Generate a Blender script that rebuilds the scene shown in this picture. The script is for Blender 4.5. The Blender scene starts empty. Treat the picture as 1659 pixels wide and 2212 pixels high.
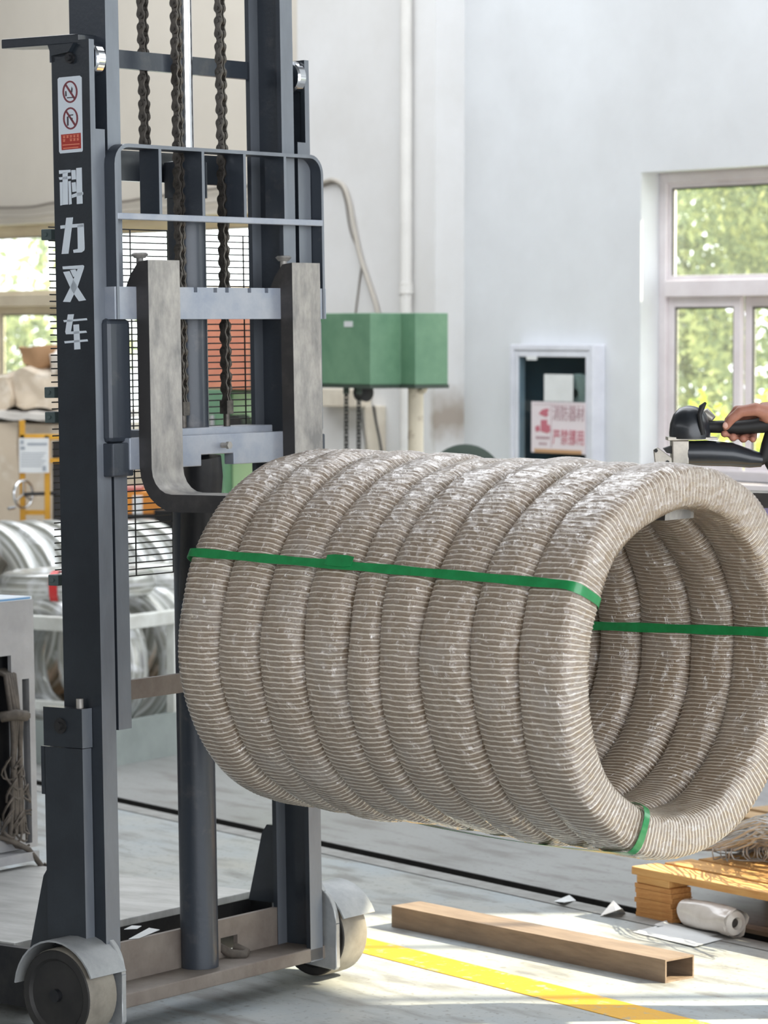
import bpy, bmesh, math, random
from math import sin, cos, pi, radians, sqrt
from mathutils import Matrix, Vector, noise
S = bpy.context.scene
col = S.collection
rnd = random.Random(7)

# ------------------------------------------------------------------ camera
FP, CX, CY, H, HZ = 7000.0, 829.5, 1106.0, 1.525, 718.0      # focal length in px of a 1659x2212 frame
PITCH = math.atan((CY - HZ) / FP)
cam = bpy.data.cameras.new('camera'); cam_o = bpy.data.objects.new('camera', cam); col.objects.link(cam_o)
cam.sensor_fit = 'VERTICAL'; cam.sensor_height = 36.0; cam.lens = FP / 2212 * 36
cam_o.location = (0, 0, H); cam_o.rotation_euler = (pi / 2 - PITCH, 0, 0)
cam.dof.use_dof = True; cam.dof.focus_distance = 6.7; cam.dof.aperture_fstop = 8
cam.clip_end = 300
S.camera = cam_o

# ------------------------------------------------------------------ world, sun, exposure
SUN_AZ, SUN_EL = radians(2.5), radians(40)       # the sun stands to the right (+x), shining through the window wall
world = bpy.data.worlds.new('world'); S.world = world; world.use_nodes = True
wn = world.node_tree.nodes; wl = world.node_tree.links
bg = wn['Background']
bg.inputs['Color'].default_value = (0.92, 0.955, 1.0, 1); bg.inputs['Strength'].default_value = 2.2     # hazy white sky
sun = bpy.data.lights.new('sun', 'SUN'); sun.energy = 8.5; sun.angle = radians(0.6); sun.color = (1.0, 0.87, 0.68)
sun_o = bpy.data.objects.new('sun', sun); col.objects.link(sun_o)
sd = Vector((cos(SUN_AZ) * cos(SUN_EL), sin(SUN_AZ) * cos(SUN_EL), sin(SUN_EL)))
sun_o.rotation_euler = sd.to_track_quat('Z', 'Y').to_euler(); sun_o.location = (12, 8, 9)
S.view_settings.view_transform = 'Standard'; S.view_settings.look = 'None'
S.view_settings.gamma = 1.0; S.view_settings.use_curve_mapping = False
S.view_settings.exposure = 1.02
S.cycles.max_bounces = 8; S.cycles.transparent_max_bounces = 12
S.cycles.sample_clamp_indirect = 6.0

# ------------------------------------------------------------------ pixel -> place helpers
CV = Vector((0, 0, H))
DR = Vector((1, 0, 0)); DU = Vector((0, sin(PITCH), cos(PITCH))); DD = Vector((0, cos(PITCH), -sin(PITCH)))
def ray(px, py): return DD + (px - CX) / FP * DR - (py - CY) / FP * DU
def floor_pt(px, py, z=0.0):
    v = ray(px, py); return CV + v * ((z - H) / v.z)
def at_depth(px, py, y):
    v = ray(px, py); return CV + v * (y / v.y)
def hit(M, px, py, axis, val):
    """point, in the frame M, where the ray of a pixel meets the plane axis = val of that frame"""
    I = M.inverted(); v = I.to_3x3() @ ray(px, py); c = I @ CV
    return c + v * ((val - c[axis]) / v[axis])

# ------------------------------------------------------------------ frames
FM = Matrix.Translation((-0.5634, 6.9784, 0.025)) @ Matrix.Rotation(radians(-37.6), 4, 'Z') @ Matrix.Rotation(radians(-0.9), 4, 'Y') @ Matrix.Rotation(radians(0.25), 4, 'X')
WA = radians(-53)                                             # direction of the window wall
_w0 = at_depth(1220, 742, 14.0)
WM = Matrix.Translation((_w0.x, _w0.y, 0)) @ Matrix.Rotation(WA, 4, 'Z')   # x along the wall to the right, y outwards, z up
def wall(px, py, off=0.0): return hit(WM, px, py, 1, off)
def gframe(p, ang): return Matrix.Translation((p[0], p[1], 0)) @ Matrix.Rotation(ang, 4, 'Z')

# ------------------------------------------------------------------ mesh builder
class MB:
    def __init__(s): s.v = []; s.f = []; s.uv = None
    def add(s, vs, fs):
        o = len(s.v); s.v += [Vector(v) for v in vs]; s.f += [tuple(i + o for i in f) for f in fs]; return s
    def box(s, x0, x1, y0, y1, z0, z1):
        return s.add([(x0,y0,z0),(x1,y0,z0),(x1,y1,z0),(x0,y1,z0),(x0,y0,z1),(x1,y0,z1),(x1,y1,z1),(x0,y1,z1)],
                     [(3,2,1,0),(4,5,6,7),(0,1,5,4),(1,2,6,5),(2,3,7,6),(3,0,4,7)])
    def prism(s, poly, axis, a0, a1):
        n = len(poly)
        def P(p, a):
            return (a, p[0], p[1]) if axis == 'x' else (p[0], a, p[1]) if axis == 'y' else (p[0], p[1], a)
        vs = [P(p, a0) for p in poly] + [P(p, a1) for p in poly]
        fs = [tuple(range(n))[::-1], tuple(range(n, 2 * n))] + [(i, (i + 1) % n, n + (i + 1) % n, n + i) for i in range(n)]
        return s.add(vs, fs)
    def tube(s, pts, r, n=8, closed=False, caps=True):
        pts = [Vector(p) for p in pts]; m = len(pts)
        rs = r if isinstance(r, (list, tuple)) else [r] * m
        t0 = (pts[1] - pts[0]).normalized()
        up = Vector((0, 0, 1)) if abs(t0.z) < 0.9 else Vector((1, 0, 0))
        nx = t0.cross(up).normalized(); vs = []; fs = []
        for i, p in enumerate(pts):
            if closed: t = (pts[(i + 1) % m] - pts[i - 1]).normalized()
            else: t = (pts[min(i + 1, m - 1)] - pts[max(i - 1, 0)]).normalized()
            nx = (nx - t * nx.dot(t)).normalized(); ny = t.cross(nx)
            for k in range(n):
                a = 2 * pi * k / n; vs.append(p + (nx * cos(a) + ny * sin(a)) * rs[i])
        for i in range(m if closed else m - 1):
            j = (i + 1) % m
            for k in range(n):
                l = (k + 1) % n; fs.append((i * n + k, i * n + l, j * n + l, j * n + k))
        if caps and not closed: fs += [tuple(range(n))[::-1], tuple(range((m - 1) * n, m * n))]
        return s.add(vs, fs)
    def cyl(s, p0, p1, r0, r1=None, n=20):
        return s.tube([p0, p1], [r0, r0 if r1 is None else r1], n)
    def lathe(s, prof, c, axis='y', n=32):
        """profile of (radius, offset) spun about an axis through c"""
        vs = []; fs = []; m = len(prof)
        for k in range(n):
            a = 2 * pi * k / n
            for r, o in prof:
                q = (r * cos(a), o, r * sin(a)) if axis == 'y' else (o, r * cos(a), r * sin(a)) if axis == 'x' else (r * cos(a), r * sin(a), o)
                vs.append(Vector(c) + Vector(q))
        for k in range(n):
            l = (k + 1) % n
            for i in range(m - 1): fs.append((k * m + i, k * m + i + 1, l * m + i + 1, l * m + i))
        return s.add(vs, fs)
    def ball(s, c, rx, ry, rz, n=12, m=8):
        vs = []; fs = []
        for i in range(m + 1):
            t = pi * i / m
            for k in range(n):
                a = 2 * pi * k / n; vs.append((c[0] + rx * sin(t) * cos(a), c[1] + ry * sin(t) * sin(a), c[2] + rz * cos(t)))
        for i in range(m):
            for k in range(n):
                l = (k + 1) % n; fs.append((i * n + k, (i + 1) * n + k, (i + 1) * n + l, i * n + l))
        return s.add(vs, fs)
    def quad(s, a, b, c, d): return s.add([a, b, c, d], [(0, 1, 2, 3)])
    def xf(s, M): s.v = [M @ v for v in s.v]; return s

def mesh_of(name, mb, mat, smooth=None, weld=False, lit_or_worn=None):
    me = bpy.data.meshes.new(name); me.from_pydata([tuple(v) for v in mb.v], [], mb.f)
    bm = bmesh.new(); bm.from_mesh(me)
    if weld: bmesh.ops.remove_doubles(bm, verts=bm.verts, dist=1e-5)
    bmesh.ops.recalc_face_normals(bm, faces=bm.faces); bm.to_mesh(me); bm.free()
    if mat: me.materials.append(mat)
    if lit_or_worn:                                                   # +x faces: light painted in on mast and guard, worn steel on forks
        me.materials.append(lit_or_worn)
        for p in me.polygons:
            if p.normal.x > 0.8 or (lit_or_worn is m_fork and (p.normal.x > 0.3 or p.normal.z > 0.5)): p.material_index = 1
    if smooth is not None:
        me.shade_smooth(); me.set_sharp_from_angle(angle=radians(smooth))
    return me
def tag(o, label=None, cat=None, group=None, kind=None):
    for k, v in (('label', label), ('category', cat), ('group', group), ('kind', kind)):
        if v: o[k] = v
    return o
def thing(name, label, cat, M, base=(0, 0, 0), group=None, kind=None):
    """an Empty at the thing's base; its parts are given in the frame M"""
    o = bpy.data.objects.new(name, None); col.objects.link(o); o.empty_display_size = 0.1
    o.matrix_world = M @ Matrix.Translation(base); o['_b'] = tuple(base)
    return tag(o, label, cat, group, kind)
def bevel(o, w, seg=2):
    m = o.modifiers.new('bevel', 'BEVEL'); m.width = w; m.segments = seg; m.limit_method = 'ANGLE'; m.angle_limit = radians(40)
def part(name, mb, mat, parent, smooth=None, bev=0, label=None, kind=None, weld=False, lit_or_worn=None):
    """a part of a thing, or a part of a part; shape given in the thing's frame"""
    root = parent
    while root.parent: root = root.parent
    b = Vector(root['_b']); q = MB(); q.v = [v - b for v in mb.v]; q.f = mb.f
    o = bpy.data.objects.new(name, mesh_of(name, q, mat, smooth, weld, lit_or_worn)); col.objects.link(o); o.parent = parent
    if bev: bevel(o, bev)
    return tag(o, label, kind=kind)
def solo(name, mb, mat, M, label=None, cat=None, group=None, kind=None, smooth=None, bev=0, base=None, weld=False):
    """a thing made of one mesh; its origin goes to the centre of its foot"""
    if base is None:
        xs = [v.x for v in mb.v]; ys = [v.y for v in mb.v]; zs = [v.z for v in mb.v]
        base = ((min(xs) + max(xs)) / 2, (min(ys) + max(ys)) / 2, min(zs))
    b = Vector(base); q = MB(); q.v = [v - b for v in mb.v]; q.f = mb.f
    o = bpy.data.objects.new(name, mesh_of(name, q, mat, smooth, weld)); col.objects.link(o)
    o.matrix_world = M @ Matrix.Translation(b); o['_b'] = tuple(b)
    if bev: bevel(o, bev)
    return tag(o, label, cat, group, kind)

# ------------------------------------------------------------------ materials
def srgb(r, g, b):
    f = lambda c: ((c / 255 + 0.055) / 1.055) ** 2.4 if c > 10 else c / 255 / 12.92
    return (f(r), f(g), f(b), 1)
MATS = {}
def mat(name, c, rough=0.5, metal=0.0, c2=None, scale=6.0, lo=0.35, hi=0.65, bump=0.0, bscale=40.0, coat=0.0, stretch=None, rough2=None, spec=0.5, detail=5, trans=0):
    """principled material whose colour wanders between c and c2 with a noise"""
    m = bpy.data.materials.new(name); m.use_nodes = True; nt = m.node_tree; N = nt.nodes; L = nt.links
    p = N['Principled BSDF']; p.inputs['Roughness'].default_value = rough; p.inputs['Metallic'].default_value = metal
    p.inputs['Base Color'].default_value = c; p.inputs['Specular IOR Level'].default_value = spec
    if coat: p.inputs['Coat Weight'].default_value = coat; p.inputs['Coat Roughness'].default_value = 0.12
    if trans: p.inputs['Subsurface Weight'].default_value = 0
    tc = N.new('ShaderNodeTexCoord'); src = tc.outputs['Object']
    if stretch:
        mp = N.new('ShaderNodeMapping'); mp.inputs['Scale'].default_value = stretch; L.new(src, mp.inputs['Vector']); src = mp.outputs['Vector']
    if c2 is not None:
        no = N.new('ShaderNodeTexNoise'); no.inputs['Scale'].default_value = scale; no.inputs['Detail'].default_value = detail
        no.inputs['Roughness'].default_value = 0.65; L.new(src, no.inputs['Vector'])
        mr = N.new('ShaderNodeMapRange'); mr.inputs['From Min'].default_value = lo; mr.inputs['From Max'].default_value = hi
        L.new(no.outputs['Fac'], mr.inputs['Value'])
        mx = N.new('ShaderNodeMix'); mx.data_type = 'RGBA'; mx.inputs['A'].default_value = c; mx.inputs['B'].default_value = c2
        L.new(mr.outputs['Result'], mx.inputs['Factor']); L.new(mx.outputs['Result'], p.inputs['Base Color'])
        if rough2 is not None:
            m2 = N.new('ShaderNodeMapRange'); m2.inputs['To Min'].default_value = rough; m2.inputs['To Max'].default_value = rough2
            L.new(mr.outputs['Result'], m2.inputs['Value']); L.new(m2.outputs['Result'], p.inputs['Roughness'])
    if bump:
        nb = N.new('ShaderNodeTexNoise'); nb.inputs['Scale'].default_value = bscale; nb.inputs['Detail'].default_value = 4; L.new(src, nb.inputs['Vector'])
        bu = N.new('ShaderNodeBump'); bu.inputs['Strength'].default_value = bump; bu.inputs['Distance'].default_value = 0.01
        L.new(nb.outputs['Fac'], bu.inputs['Height']); L.new(bu.outputs['Normal'], p.inputs['Normal'])
    MATS[name] = m; return m

m_paint = mat('slate_paint', srgb(40, 46, 53), 0.36, 0.0, srgb(32, 37, 44), 9, bump=0.04, bscale=160, coat=0.3)
m_paint2 = mat('slate_paint_worn', srgb(54, 60, 69), 0.4, 0.15, srgb(92, 90, 90), 12, 0.58, 0.85, bump=0.06, bscale=90, coat=0.2)
m_black = mat('black_oily_steel', srgb(30, 31, 35), 0.45, 0.2, srgb(48, 47, 47), 14, bump=0.08)
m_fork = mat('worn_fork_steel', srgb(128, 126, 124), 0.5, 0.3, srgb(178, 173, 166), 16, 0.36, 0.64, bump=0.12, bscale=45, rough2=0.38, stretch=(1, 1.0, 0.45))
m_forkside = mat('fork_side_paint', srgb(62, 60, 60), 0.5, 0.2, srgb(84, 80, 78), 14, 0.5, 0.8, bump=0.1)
m_bar = mat('pale_blue_steel', srgb(146, 154, 168), 0.45, 0.25, srgb(168, 172, 180), 12, bump=0.06)
m_chain = mat('oily_chain_steel', srgb(70, 66, 62), 0.38, 0.6, srgb(100, 94, 88), 60)
m_chrome = mat('chrome_rod', srgb(225, 228, 232), 0.12, 1.0)
m_base = mat('dusty_base_steel', srgb(128, 120, 112), 0.6, 0.1, srgb(105, 95, 88), 8, bump=0.1)
m_deck = mat('scuffed_deck_steel', srgb(158, 158, 155), 0.5, 0.25, srgb(196, 196, 194), 5, 0.35, 0.75, bump=0.05, stretch=(1, 3, 1))
m_fender = mat('fender_grey', srgb(150, 153, 155), 0.35, 0.3, srgb(176, 178, 178), 14, bump=0.05)
m_wheel = mat('wheel_polyurethane', srgb(150, 144, 132), 0.6, 0.0, srgb(120, 114, 104), 10, bump=0.1)
m_hubshade = mat('hub_shaded_black', srgb(34, 33, 33), 0.6, 0.0, srgb(48, 46, 44), 12)  # dark hub, carried over the tyre side to paint in its shade
m_white = mat('decal_white', srgb(212, 220, 228), 0.5)
m_red = mat('decal_red', srgb(168, 52, 42), 0.5)
m_maroon = mat('decal_maroon', srgb(120, 58, 66), 0.5)
m_darkink = mat('decal_dark', srgb(70, 62, 70), 0.5)
m_salmon = mat('decal_salmon', srgb(226, 140, 110), 0.5)
m_mesh = mat('mesh_wire', srgb(62, 62, 60), 0.5, 0.3)
m_clip = mat('clip_green_grey', srgb(78, 92, 92), 0.5)
m_cable = mat('dusty_cable', srgb(96, 88, 80), 0.7, 0, srgb(70, 64, 58), 30, bump=0.1)
m_grey = mat('machine_grey', srgb(170, 170, 172), 0.5, 0.05, srgb(150, 150, 152), 6, bump=0.04)
m_litface = mat('lit_front_steel', srgb(124, 130, 138), 0.38, 0.2, srgb(108, 113, 121), 9, bump=0.05, stretch=(1, 1, 0.3))  # lighter steel for light-facing front faces; their brightness is painted in
# ------------------------------------------------------------------ the hall: floor, walls, roof
def floor_mat(name, c1, c2, c3):
    m = mat(name, c1, 0.55, 0, c2, 1.7, 0.35, 0.68, bump=0.1, bscale=70, rough2=0.38)
    nt = m.node_tree; N = nt.nodes; L = nt.links; p = N['Principled BSDF']
    old = p.inputs['Base Color'].links[0].from_socket
    tc = N.new('ShaderNodeTexCoord'); mp = N.new('ShaderNodeMapping'); mp.inputs['Scale'].default_value = (2.2, 7.0, 1); L.new(tc.outputs['Object'], mp.inputs['Vector'])
    no = N.new('ShaderNodeTexNoise'); no.inputs['Scale'].default_value = 1.9; no.inputs['Detail'].default_value = 7; L.new(mp.outputs['Vector'], no.inputs['Vector'])
    mr = N.new('ShaderNodeMapRange'); mr.inputs['From Min'].default_value = 0.5; mr.inputs['From Max'].default_value = 0.66; L.new(no.outputs['Fac'], mr.inputs['Value'])
    mx = N.new('ShaderNodeMix'); mx.data_type = 'RGBA'; L.new(mr.outputs['Result'], mx.inputs['Factor']); L.new(old, mx.inputs['A']); mx.inputs['B'].default_value = c3
    n2 = N.new('ShaderNodeTexNoise'); n2.inputs['Scale'].default_value = 55; n2.inputs['Detail'].default_value = 3; L.new(tc.outputs['Object'], n2.inputs['Vector'])
    m2 = N.new('ShaderNodeMapRange'); m2.inputs['From Min'].default_value = 0.6; m2.inputs['From Max'].default_value = 0.68; m2.inputs['To Max'].default_value = 0.6; L.new(n2.outputs['Fac'], m2.inputs['Value'])
    mx2 = N.new('ShaderNodeMix'); mx2.data_type = 'RGBA'; L.new(m2.outputs['Result'], mx2.inputs['Factor']); L.new(mx.outputs['Result'], mx2.inputs['A']); mx2.inputs['B'].default_value = srgb(112, 108, 100)
    L.new(mx2.outputs['Result'], p.inputs['Base Color']); return m
m_floor = floor_mat('painted_concrete', srgb(152, 160, 164), srgb(166, 165, 158), srgb(128, 128, 125))
m_floor2 = floor_mat('bare_concrete', srgb(146, 147, 145), srgb(136, 136, 134), srgb(122, 120, 117))
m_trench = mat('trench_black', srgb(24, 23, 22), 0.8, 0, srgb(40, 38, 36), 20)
m_lip = mat('trench_lip', srgb(150, 150, 147), 0.7, 0, srgb(128, 127, 123), 15, bump=0.1)
m_yellow = mat('yellow_floor_paint', srgb(220, 164, 8), 0.55, 0, srgb(168, 160, 132), 26, 0.56, 0.66, bump=0.15, bscale=90, detail=10)
m_wall = mat('wall_white', srgb(216, 219, 222), 0.75, 0, srgb(204, 206, 208), 1.1, bump=0.05, bscale=50)
m_wallw = mat('pier_white', srgb(220, 220, 220), 0.75, 0, srgb(210, 209, 207), 1.5, bump=0.05, bscale=50)
m_warmwall = mat('wall_warm_lit', srgb(222, 215, 203), 0.75, 0, srgb(212, 205, 193), 1.0, bump=0.05, bscale=50)  # warm light on the plaster is painted into this colour
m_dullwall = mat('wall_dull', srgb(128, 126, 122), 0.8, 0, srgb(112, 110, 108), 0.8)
m_roof = mat('roof_sheet', srgb(104, 106, 110), 0.7)
m_grass = mat('yard_ground', srgb(120, 126, 96), 0.9, 0, srgb(90, 112, 60), 1.2)

ra = WM.inverted() @ floor_pt(262, 1725); rb = WM.inverted() @ floor_pt(1370, 1958)
RY = (ra.y + rb.y) / 2                                       # far edge of the floor trench, seen from the wall frame
RW = 0.072
XA, XB, YA = -11.0, 15.0, -14.0
fl_ = MB().box(XA, XB, YA, RY - RW - 0.075, -0.3, 0)
solo('floor', fl_, m_floor, WM, 'pale grey-green painted concrete floor of the hall', 'floor', kind='structure', base=(4, -6, 0))
solo('floor', MB().box(XA, XB, RY, 0.0, -0.3, 0), m_floor2, WM, 'bare grey concrete floor beyond the trench, towards the windows', 'floor', kind='structure', base=(4, -2, 0))
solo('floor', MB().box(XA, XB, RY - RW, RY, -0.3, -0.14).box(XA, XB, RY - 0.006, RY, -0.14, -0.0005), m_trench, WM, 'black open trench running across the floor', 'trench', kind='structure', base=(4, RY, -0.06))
solo('trim_1', MB().box(XA, XB, RY - RW - 0.072, RY - RW, -0.3, 0.002), m_lip, WM, 'pale concrete kerb along the near edge of the floor trench', 'kerb', kind='structure', base=(4, RY - RW, 0))
ya = WM.inverted() @ floor_pt(800, 2026); yb = WM.inverted() @ floor_pt(1280, 2152); yc = WM.inverted() @ floor_pt(797, 2068); yd = WM.inverted() @ floor_pt(1180, 2204)
yf = (ya.y + yb.y) / 2; yn = yf - 0.125
solo('floor_marking', MB().box(ya.x - 0.28, 13, yn, yf, 0, 0.0015), m_yellow, WM, 'worn yellow line painted on the floor beside the fork truck', 'floor line', kind='structure')

# window openings in the wall frame (x range, z range)
wl_t0, wl_t1 = wall(-260, 490).x, wall(690, 460).x
wl_top = wall(50, 484).z
w1a = wall(1384, 600).x; w1top = wall(1500, 366).z; SILL = wall(1640, 1046).z
w1b = w1a + 2.25
OPEN = [(wl_t0, wl_t1, SILL, wl_top), (w1a, w1b, SILL, w1top), (6.72, 9.75, 0.95, 2.35, 2.75, 4.95)]
ROOFZ = 5.5
def wall_with_openings(x0, x1, ops, z1):
    mb = MB(); x = x0
    for a, b, *zs in ops:
        mb.box(x, a, 0, 0.175, -0.2, z1); ze = [-0.2] + zs + [z1]
        for k in range(0, len(ze), 2): mb.box(a, b, 0, 0.175, ze[k], ze[k + 1])
        x = b
    mb.box(x, x1, 0, 0.175, -0.2, z1); return mb
PILX = wall(1003, 500).x
solo('wall_back', wall_with_openings(PILX, XB, OPEN[1:], ROOFZ), m_wall, WM, 'white plastered hall wall with aluminium windows', 'wall', kind='structure', base=(4, 0, 0))
solo('wall_back', wall_with_openings(XA, PILX, OPEN[:1], ROOFZ), m_warmwall, WM, 'plastered hall wall, coloured by painted-in warm light, behind the fork truck mast', 'wall', kind='structure', base=(-4, 0, 0))
solo('wall_front', MB().box(XA, XB, YA - 0.24, YA, -0.2, 3.9).box(XA, XB, YA - 0.24, YA, 4.7, ROOFZ).box(XA, XA + 0.5, YA - 0.24, YA, 3.9, 4.7), m_dullwall, WM, 'dull grey hall wall opposite the windows', 'wall', kind='structure', base=(2, YA, 0))  # high band opening added in this unseen wall to let in fill light
solo('wall_left', MB().box(XA - 0.24, XA, YA, 0.24, -0.2, ROOFZ), m_dullwall, WM, 'dull grey end wall of the hall', 'wall', kind='structure', base=(XA, -7, 0))
SK = (-4.0, 5.4, -4.6, -0.7)                                # skylight opening added in the unseen roof for top light and glints
mb = MB().box(XA, SK[0], YA, 0.3, ROOFZ, ROOFZ + 0.15).box(SK[1], XB, YA, 0.3, ROOFZ, ROOFZ + 0.15)
mb.box(SK[0], SK[1], YA, SK[2], ROOFZ, ROOFZ + 0.15).box(SK[0], SK[1], SK[3], 0.3, ROOFZ, ROOFZ + 0.15)
solo('ceiling', mb, m_roof, WM, 'grey sheet roof with a skylight opening added for top light', 'roof', kind='structure', base=(2, -7, ROOFZ))
# pier with a brown water stain near its foot corner
_st = wall(996, 905, -0.13); nt = m_wallw.node_tree; N = nt.nodes; L = nt.links; p_ = N['Principled BSDF']; old = p_.inputs['Base Color'].links[0].from_socket
tcs = N.new('ShaderNodeTexCoord'); mps = N.new('ShaderNodeMapping'); mps.inputs['Location'].default_value = (-(PILX - wl_t1 - 0.05) / 2 / 0.055, 0, -_st.z / 0.15); mps.inputs['Scale'].default_value = (1 / 0.055, 0, 1 / 0.15); L.new(tcs.outputs['Object'], mps.inputs['Vector'])
lns = N.new('ShaderNodeVectorMath'); lns.operation = 'LENGTH'; L.new(mps.outputs['Vector'], lns.inputs[0])
nos = N.new('ShaderNodeTexNoise'); nos.inputs['Scale'].default_value = 14; L.new(tcs.outputs['Object'], nos.inputs['Vector'])
ads = N.new('ShaderNodeMath'); ads.operation = 'MULTIPLY_ADD'; ads.inputs[1].default_value = 0.9; L.new(nos.outputs['Fac'], ads.inputs[0]); L.new(lns.outputs['Value'], ads.inputs[2])
mrs = N.new('ShaderNodeMapRange'); mrs.inputs['From Min'].default_value = 0.55; mrs.inputs['From Max'].default_value = 1.5; mrs.inputs['To Min'].default_value = 0.75; mrs.inputs['To Max'].default_value = 0.0; L.new(ads.outputs[0], mrs.inputs['Value'])
mxs = N.new('ShaderNodeMix'); mxs.data_type = 'RGBA'; L.new(mrs.outputs['Result'], mxs.inputs['Factor']); L.new(old, mxs.inputs['A']); mxs.inputs['B'].default_value = srgb(140, 122, 102); L.new(mxs.outputs['Result'], p_.inputs['Base Color'])
pd = 67 / 511 / 0.8
solo('trim_2', MB().box(wl_t1 + 0.05, PILX, -pd, 0, 0, ROOFZ), m_wallw, WM, 'broad white pier standing out from the wall behind the green gearbox', 'pier', kind='structure')
solo('yard', MB().box(-16, 22, 0.24, 40, -0.3, -0.12), m_grass, WM, 'sunlit ground outside the windows', 'ground', kind='structure', base=(2, 10, -0.12))
for nm, M_, sx, sy in (('door_portal', WM @ Matrix.Translation((XB, YA / 2, ROOFZ / 2)) @ Matrix.Rotation(radians(90), 4, 'Y'), ROOFZ, -YA),
                       ('roof_opening_portal', WM @ Matrix.Translation(((SK[0] + SK[1]) / 2, (SK[2] + SK[3]) / 2, ROOFZ)), SK[1] - SK[0], SK[3] - SK[2])):
    la = bpy.data.lights.new(nm, 'AREA'); la.shape = 'RECTANGLE'; la.size = sx; la.size_y = sy; la.cycles.is_portal = True
    lo_ = bpy.data.objects.new(nm, la); col.objects.link(lo_); lo_.matrix_world = M_

# ------------------------------------------------------------------ fork truck
T = thing('forklift_stacker', 'dark slate fork truck with tall mast, lifting chains and two steel forks', 'forklift', FM, (0, 0.34, -0.025))
def chan(y_web, y_open, x0, x1, z0, z1, t=0.012):
    """a C-channel: web at y_web, flanges reaching to y_open"""
    s = 1 if y_open > y_web else -1
    poly = [(x0, y_web), (x1, y_web), (x1, y_open), (x1 - t, y_open), (x1 - t, y_web + s * t), (x0 + t, y_web + s * t), (x0 + t, y_open), (x0, y_open)]
    return MB().prism(poly, 'z', z0, z1)
ZT = 2.125
outer = []
for yw, yo in ((-0.055, -0.010), (0.69, 0.645)):
    s = 1 if yo > yw else -1
    mb = chan(yw, yo, -0.11, 0.0, 0.03, 1.935)
    # the top stretch, with the roller slot cut out of the front flange
    poly = [(-0.11, yw), (0, yw), (0, yw + s * 0.016), (-0.012, yw + s * 0.016), (-0.012, yw + s * 0.012), (-0.098, yw + s * 0.012), (-0.098, yo), (-0.11, yo)]
    mb.prism(poly, 'z', 1.935, ZT)
    m = part('outer_mast', mb, m_paint, T, lit_or_worn=m_litface); outer.append(m)
    # roller in the slot
    r = part('mast_roller', MB().lathe([(0.001, -0.014), (0.034, -0.014), (0.038, -0.010), (0.038, 0.010), (0.034, 0.014), (0.001, 0.014)], (-0.028, yw + s * 0.032, 2.085), 'y', 28), m_chrome, T, smooth=30)
    part('roller_pin', MB().cyl((-0.028, yw + s * 0.01, 2.085), (-0.028, yw + s * 0.05, 2.085), 0.012), m_black, r)
inner = []
for yw, yo in ((-0.002, 0.04), (0.632, 0.588)):
    inner.append(part('inner_mast', chan(yw, yo, -0.105, 0.0, 0.64, 3.0), m_paint2, T, lit_or_worn=m_litface))
part('mast_tie', MB().box(-0.06, -0.045, 0.03, 0.60, 0.695, 0.738), m_base, T)
part('mast_head', MB().box(-0.10, -0.02, 0.0, 0.63, 2.93, 3.0), m_paint, T)
part('mast_crossbar', MB().box(-0.115, -0.10, -0.055, 0.69, 2.082, 2.122), m_paint2, T)
part('mast_crossplate', MB().box(-0.15, -0.135, 0.10, 0.60, 1.838, 1.905), m_paint, T)
# bracket plate on the column head
top_l = [(-0.235, -0.078), (-0.228, -0.085), (-0.05, -0.058), (-0.03, -0.055), (-0.03, 0.0), (-0.12, 0.05), (-0.22, -0.03)]
part('head_bracket', MB().prism(top_l, 'z', 2.118, 2.138), m_paint, T, bev=0.002)
part('head_bracket', MB().prism([(-0.11, 2.118), (-0.035, 2.118), (-0.05, 2.10), (-0.1, 2.095)], 'y', -0.066, -0.055), m_paint, T)
bo = part('bolt', MB().lathe([(0.0005, -0.010), (0.007, -0.010), (0.007, -0.004), (0.012, -0.004), (0.012, 0.004)], (-0.052, -0.058, 2.088), 'y', 16), m_black, T, smooth=30)
# lift cylinder and rod
part('lift_cylinder', MB().lathe([(0.001, 0.055), (0.043, 0.055), (0.043, 1.80), (0.048, 1.80), (0.048, 1.88), (0.02, 1.885)], (-0.075, 0.337, 0), 'z', 28), m_paint2, T, smooth=35)
part('cylinder_rod', MB().cyl((-0.075, 0.342, 1.87), (-0.075, 0.342, 2.93), 0.0165), m_chrome, T, smooth=35)
# leaf chains, every link a piece of its own
def link_mesh(wide):
    mb = MB(); P = 0.0285; o = 0.0075 if wide else 0.0035
    def eight(x):
        pts = []
        for k in range(9): a = -pi * 0.05 + pi * 1.1 * k / 8; pts.append((0.0105 * cos(a), P / 2 + 0.0105 * sin(a)))
        pts.append((-0.0066, 0))
        for k in range(9): a = pi * 0.95 + pi * 1.1 * k / 8; pts.append((0.0105 * cos(a), -P / 2 + 0.0105 * sin(a)))
        pts.append((0.0066, 0)); mb.prism(pts, 'y', x - 0.0018, x + 0.0018)
    for x in ((-o, o) if wide else (-o, o)): eight(x)
    if wide:
        for z in (-P / 2, P / 2): mb.cyl((0, -o - 0.0035, z), (0, o + 0.0035, z), 0.0042, n=8)
    return mesh_of('chain_link', mb, m_chain, smooth=40)
LW, LN = link_mesh(True), link_mesh(False)
def chain(x, y, z0, z1, name='lift_chain'):
    # the anchor bolt carries the run of links
    c = part(name, MB().cyl((x, y, z0 - 0.075), (x, y, z0 - 0.01), 0.008, n=12).box(x - 0.011, x + 0.011, y - 0.011, y + 0.011, z0 - 0.03, z0), m_chain, T, smooth=40)
    n = int((z1 - z0) / 0.0285); b = Vector(T['_b'])
    for k in range(n):
        o = bpy.data.objects.new('chain_link', LW if k % 2 else LN); col.objects.link(o); o.parent = c
        o.location = Vector((x, y, z0 + 0.0285 * k + 0.012)) - b
    return c
chain(-0.03, 0.262, 1.345, 2.93); chain(-0.03, 0.412, 1.345, 2.93)
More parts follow.
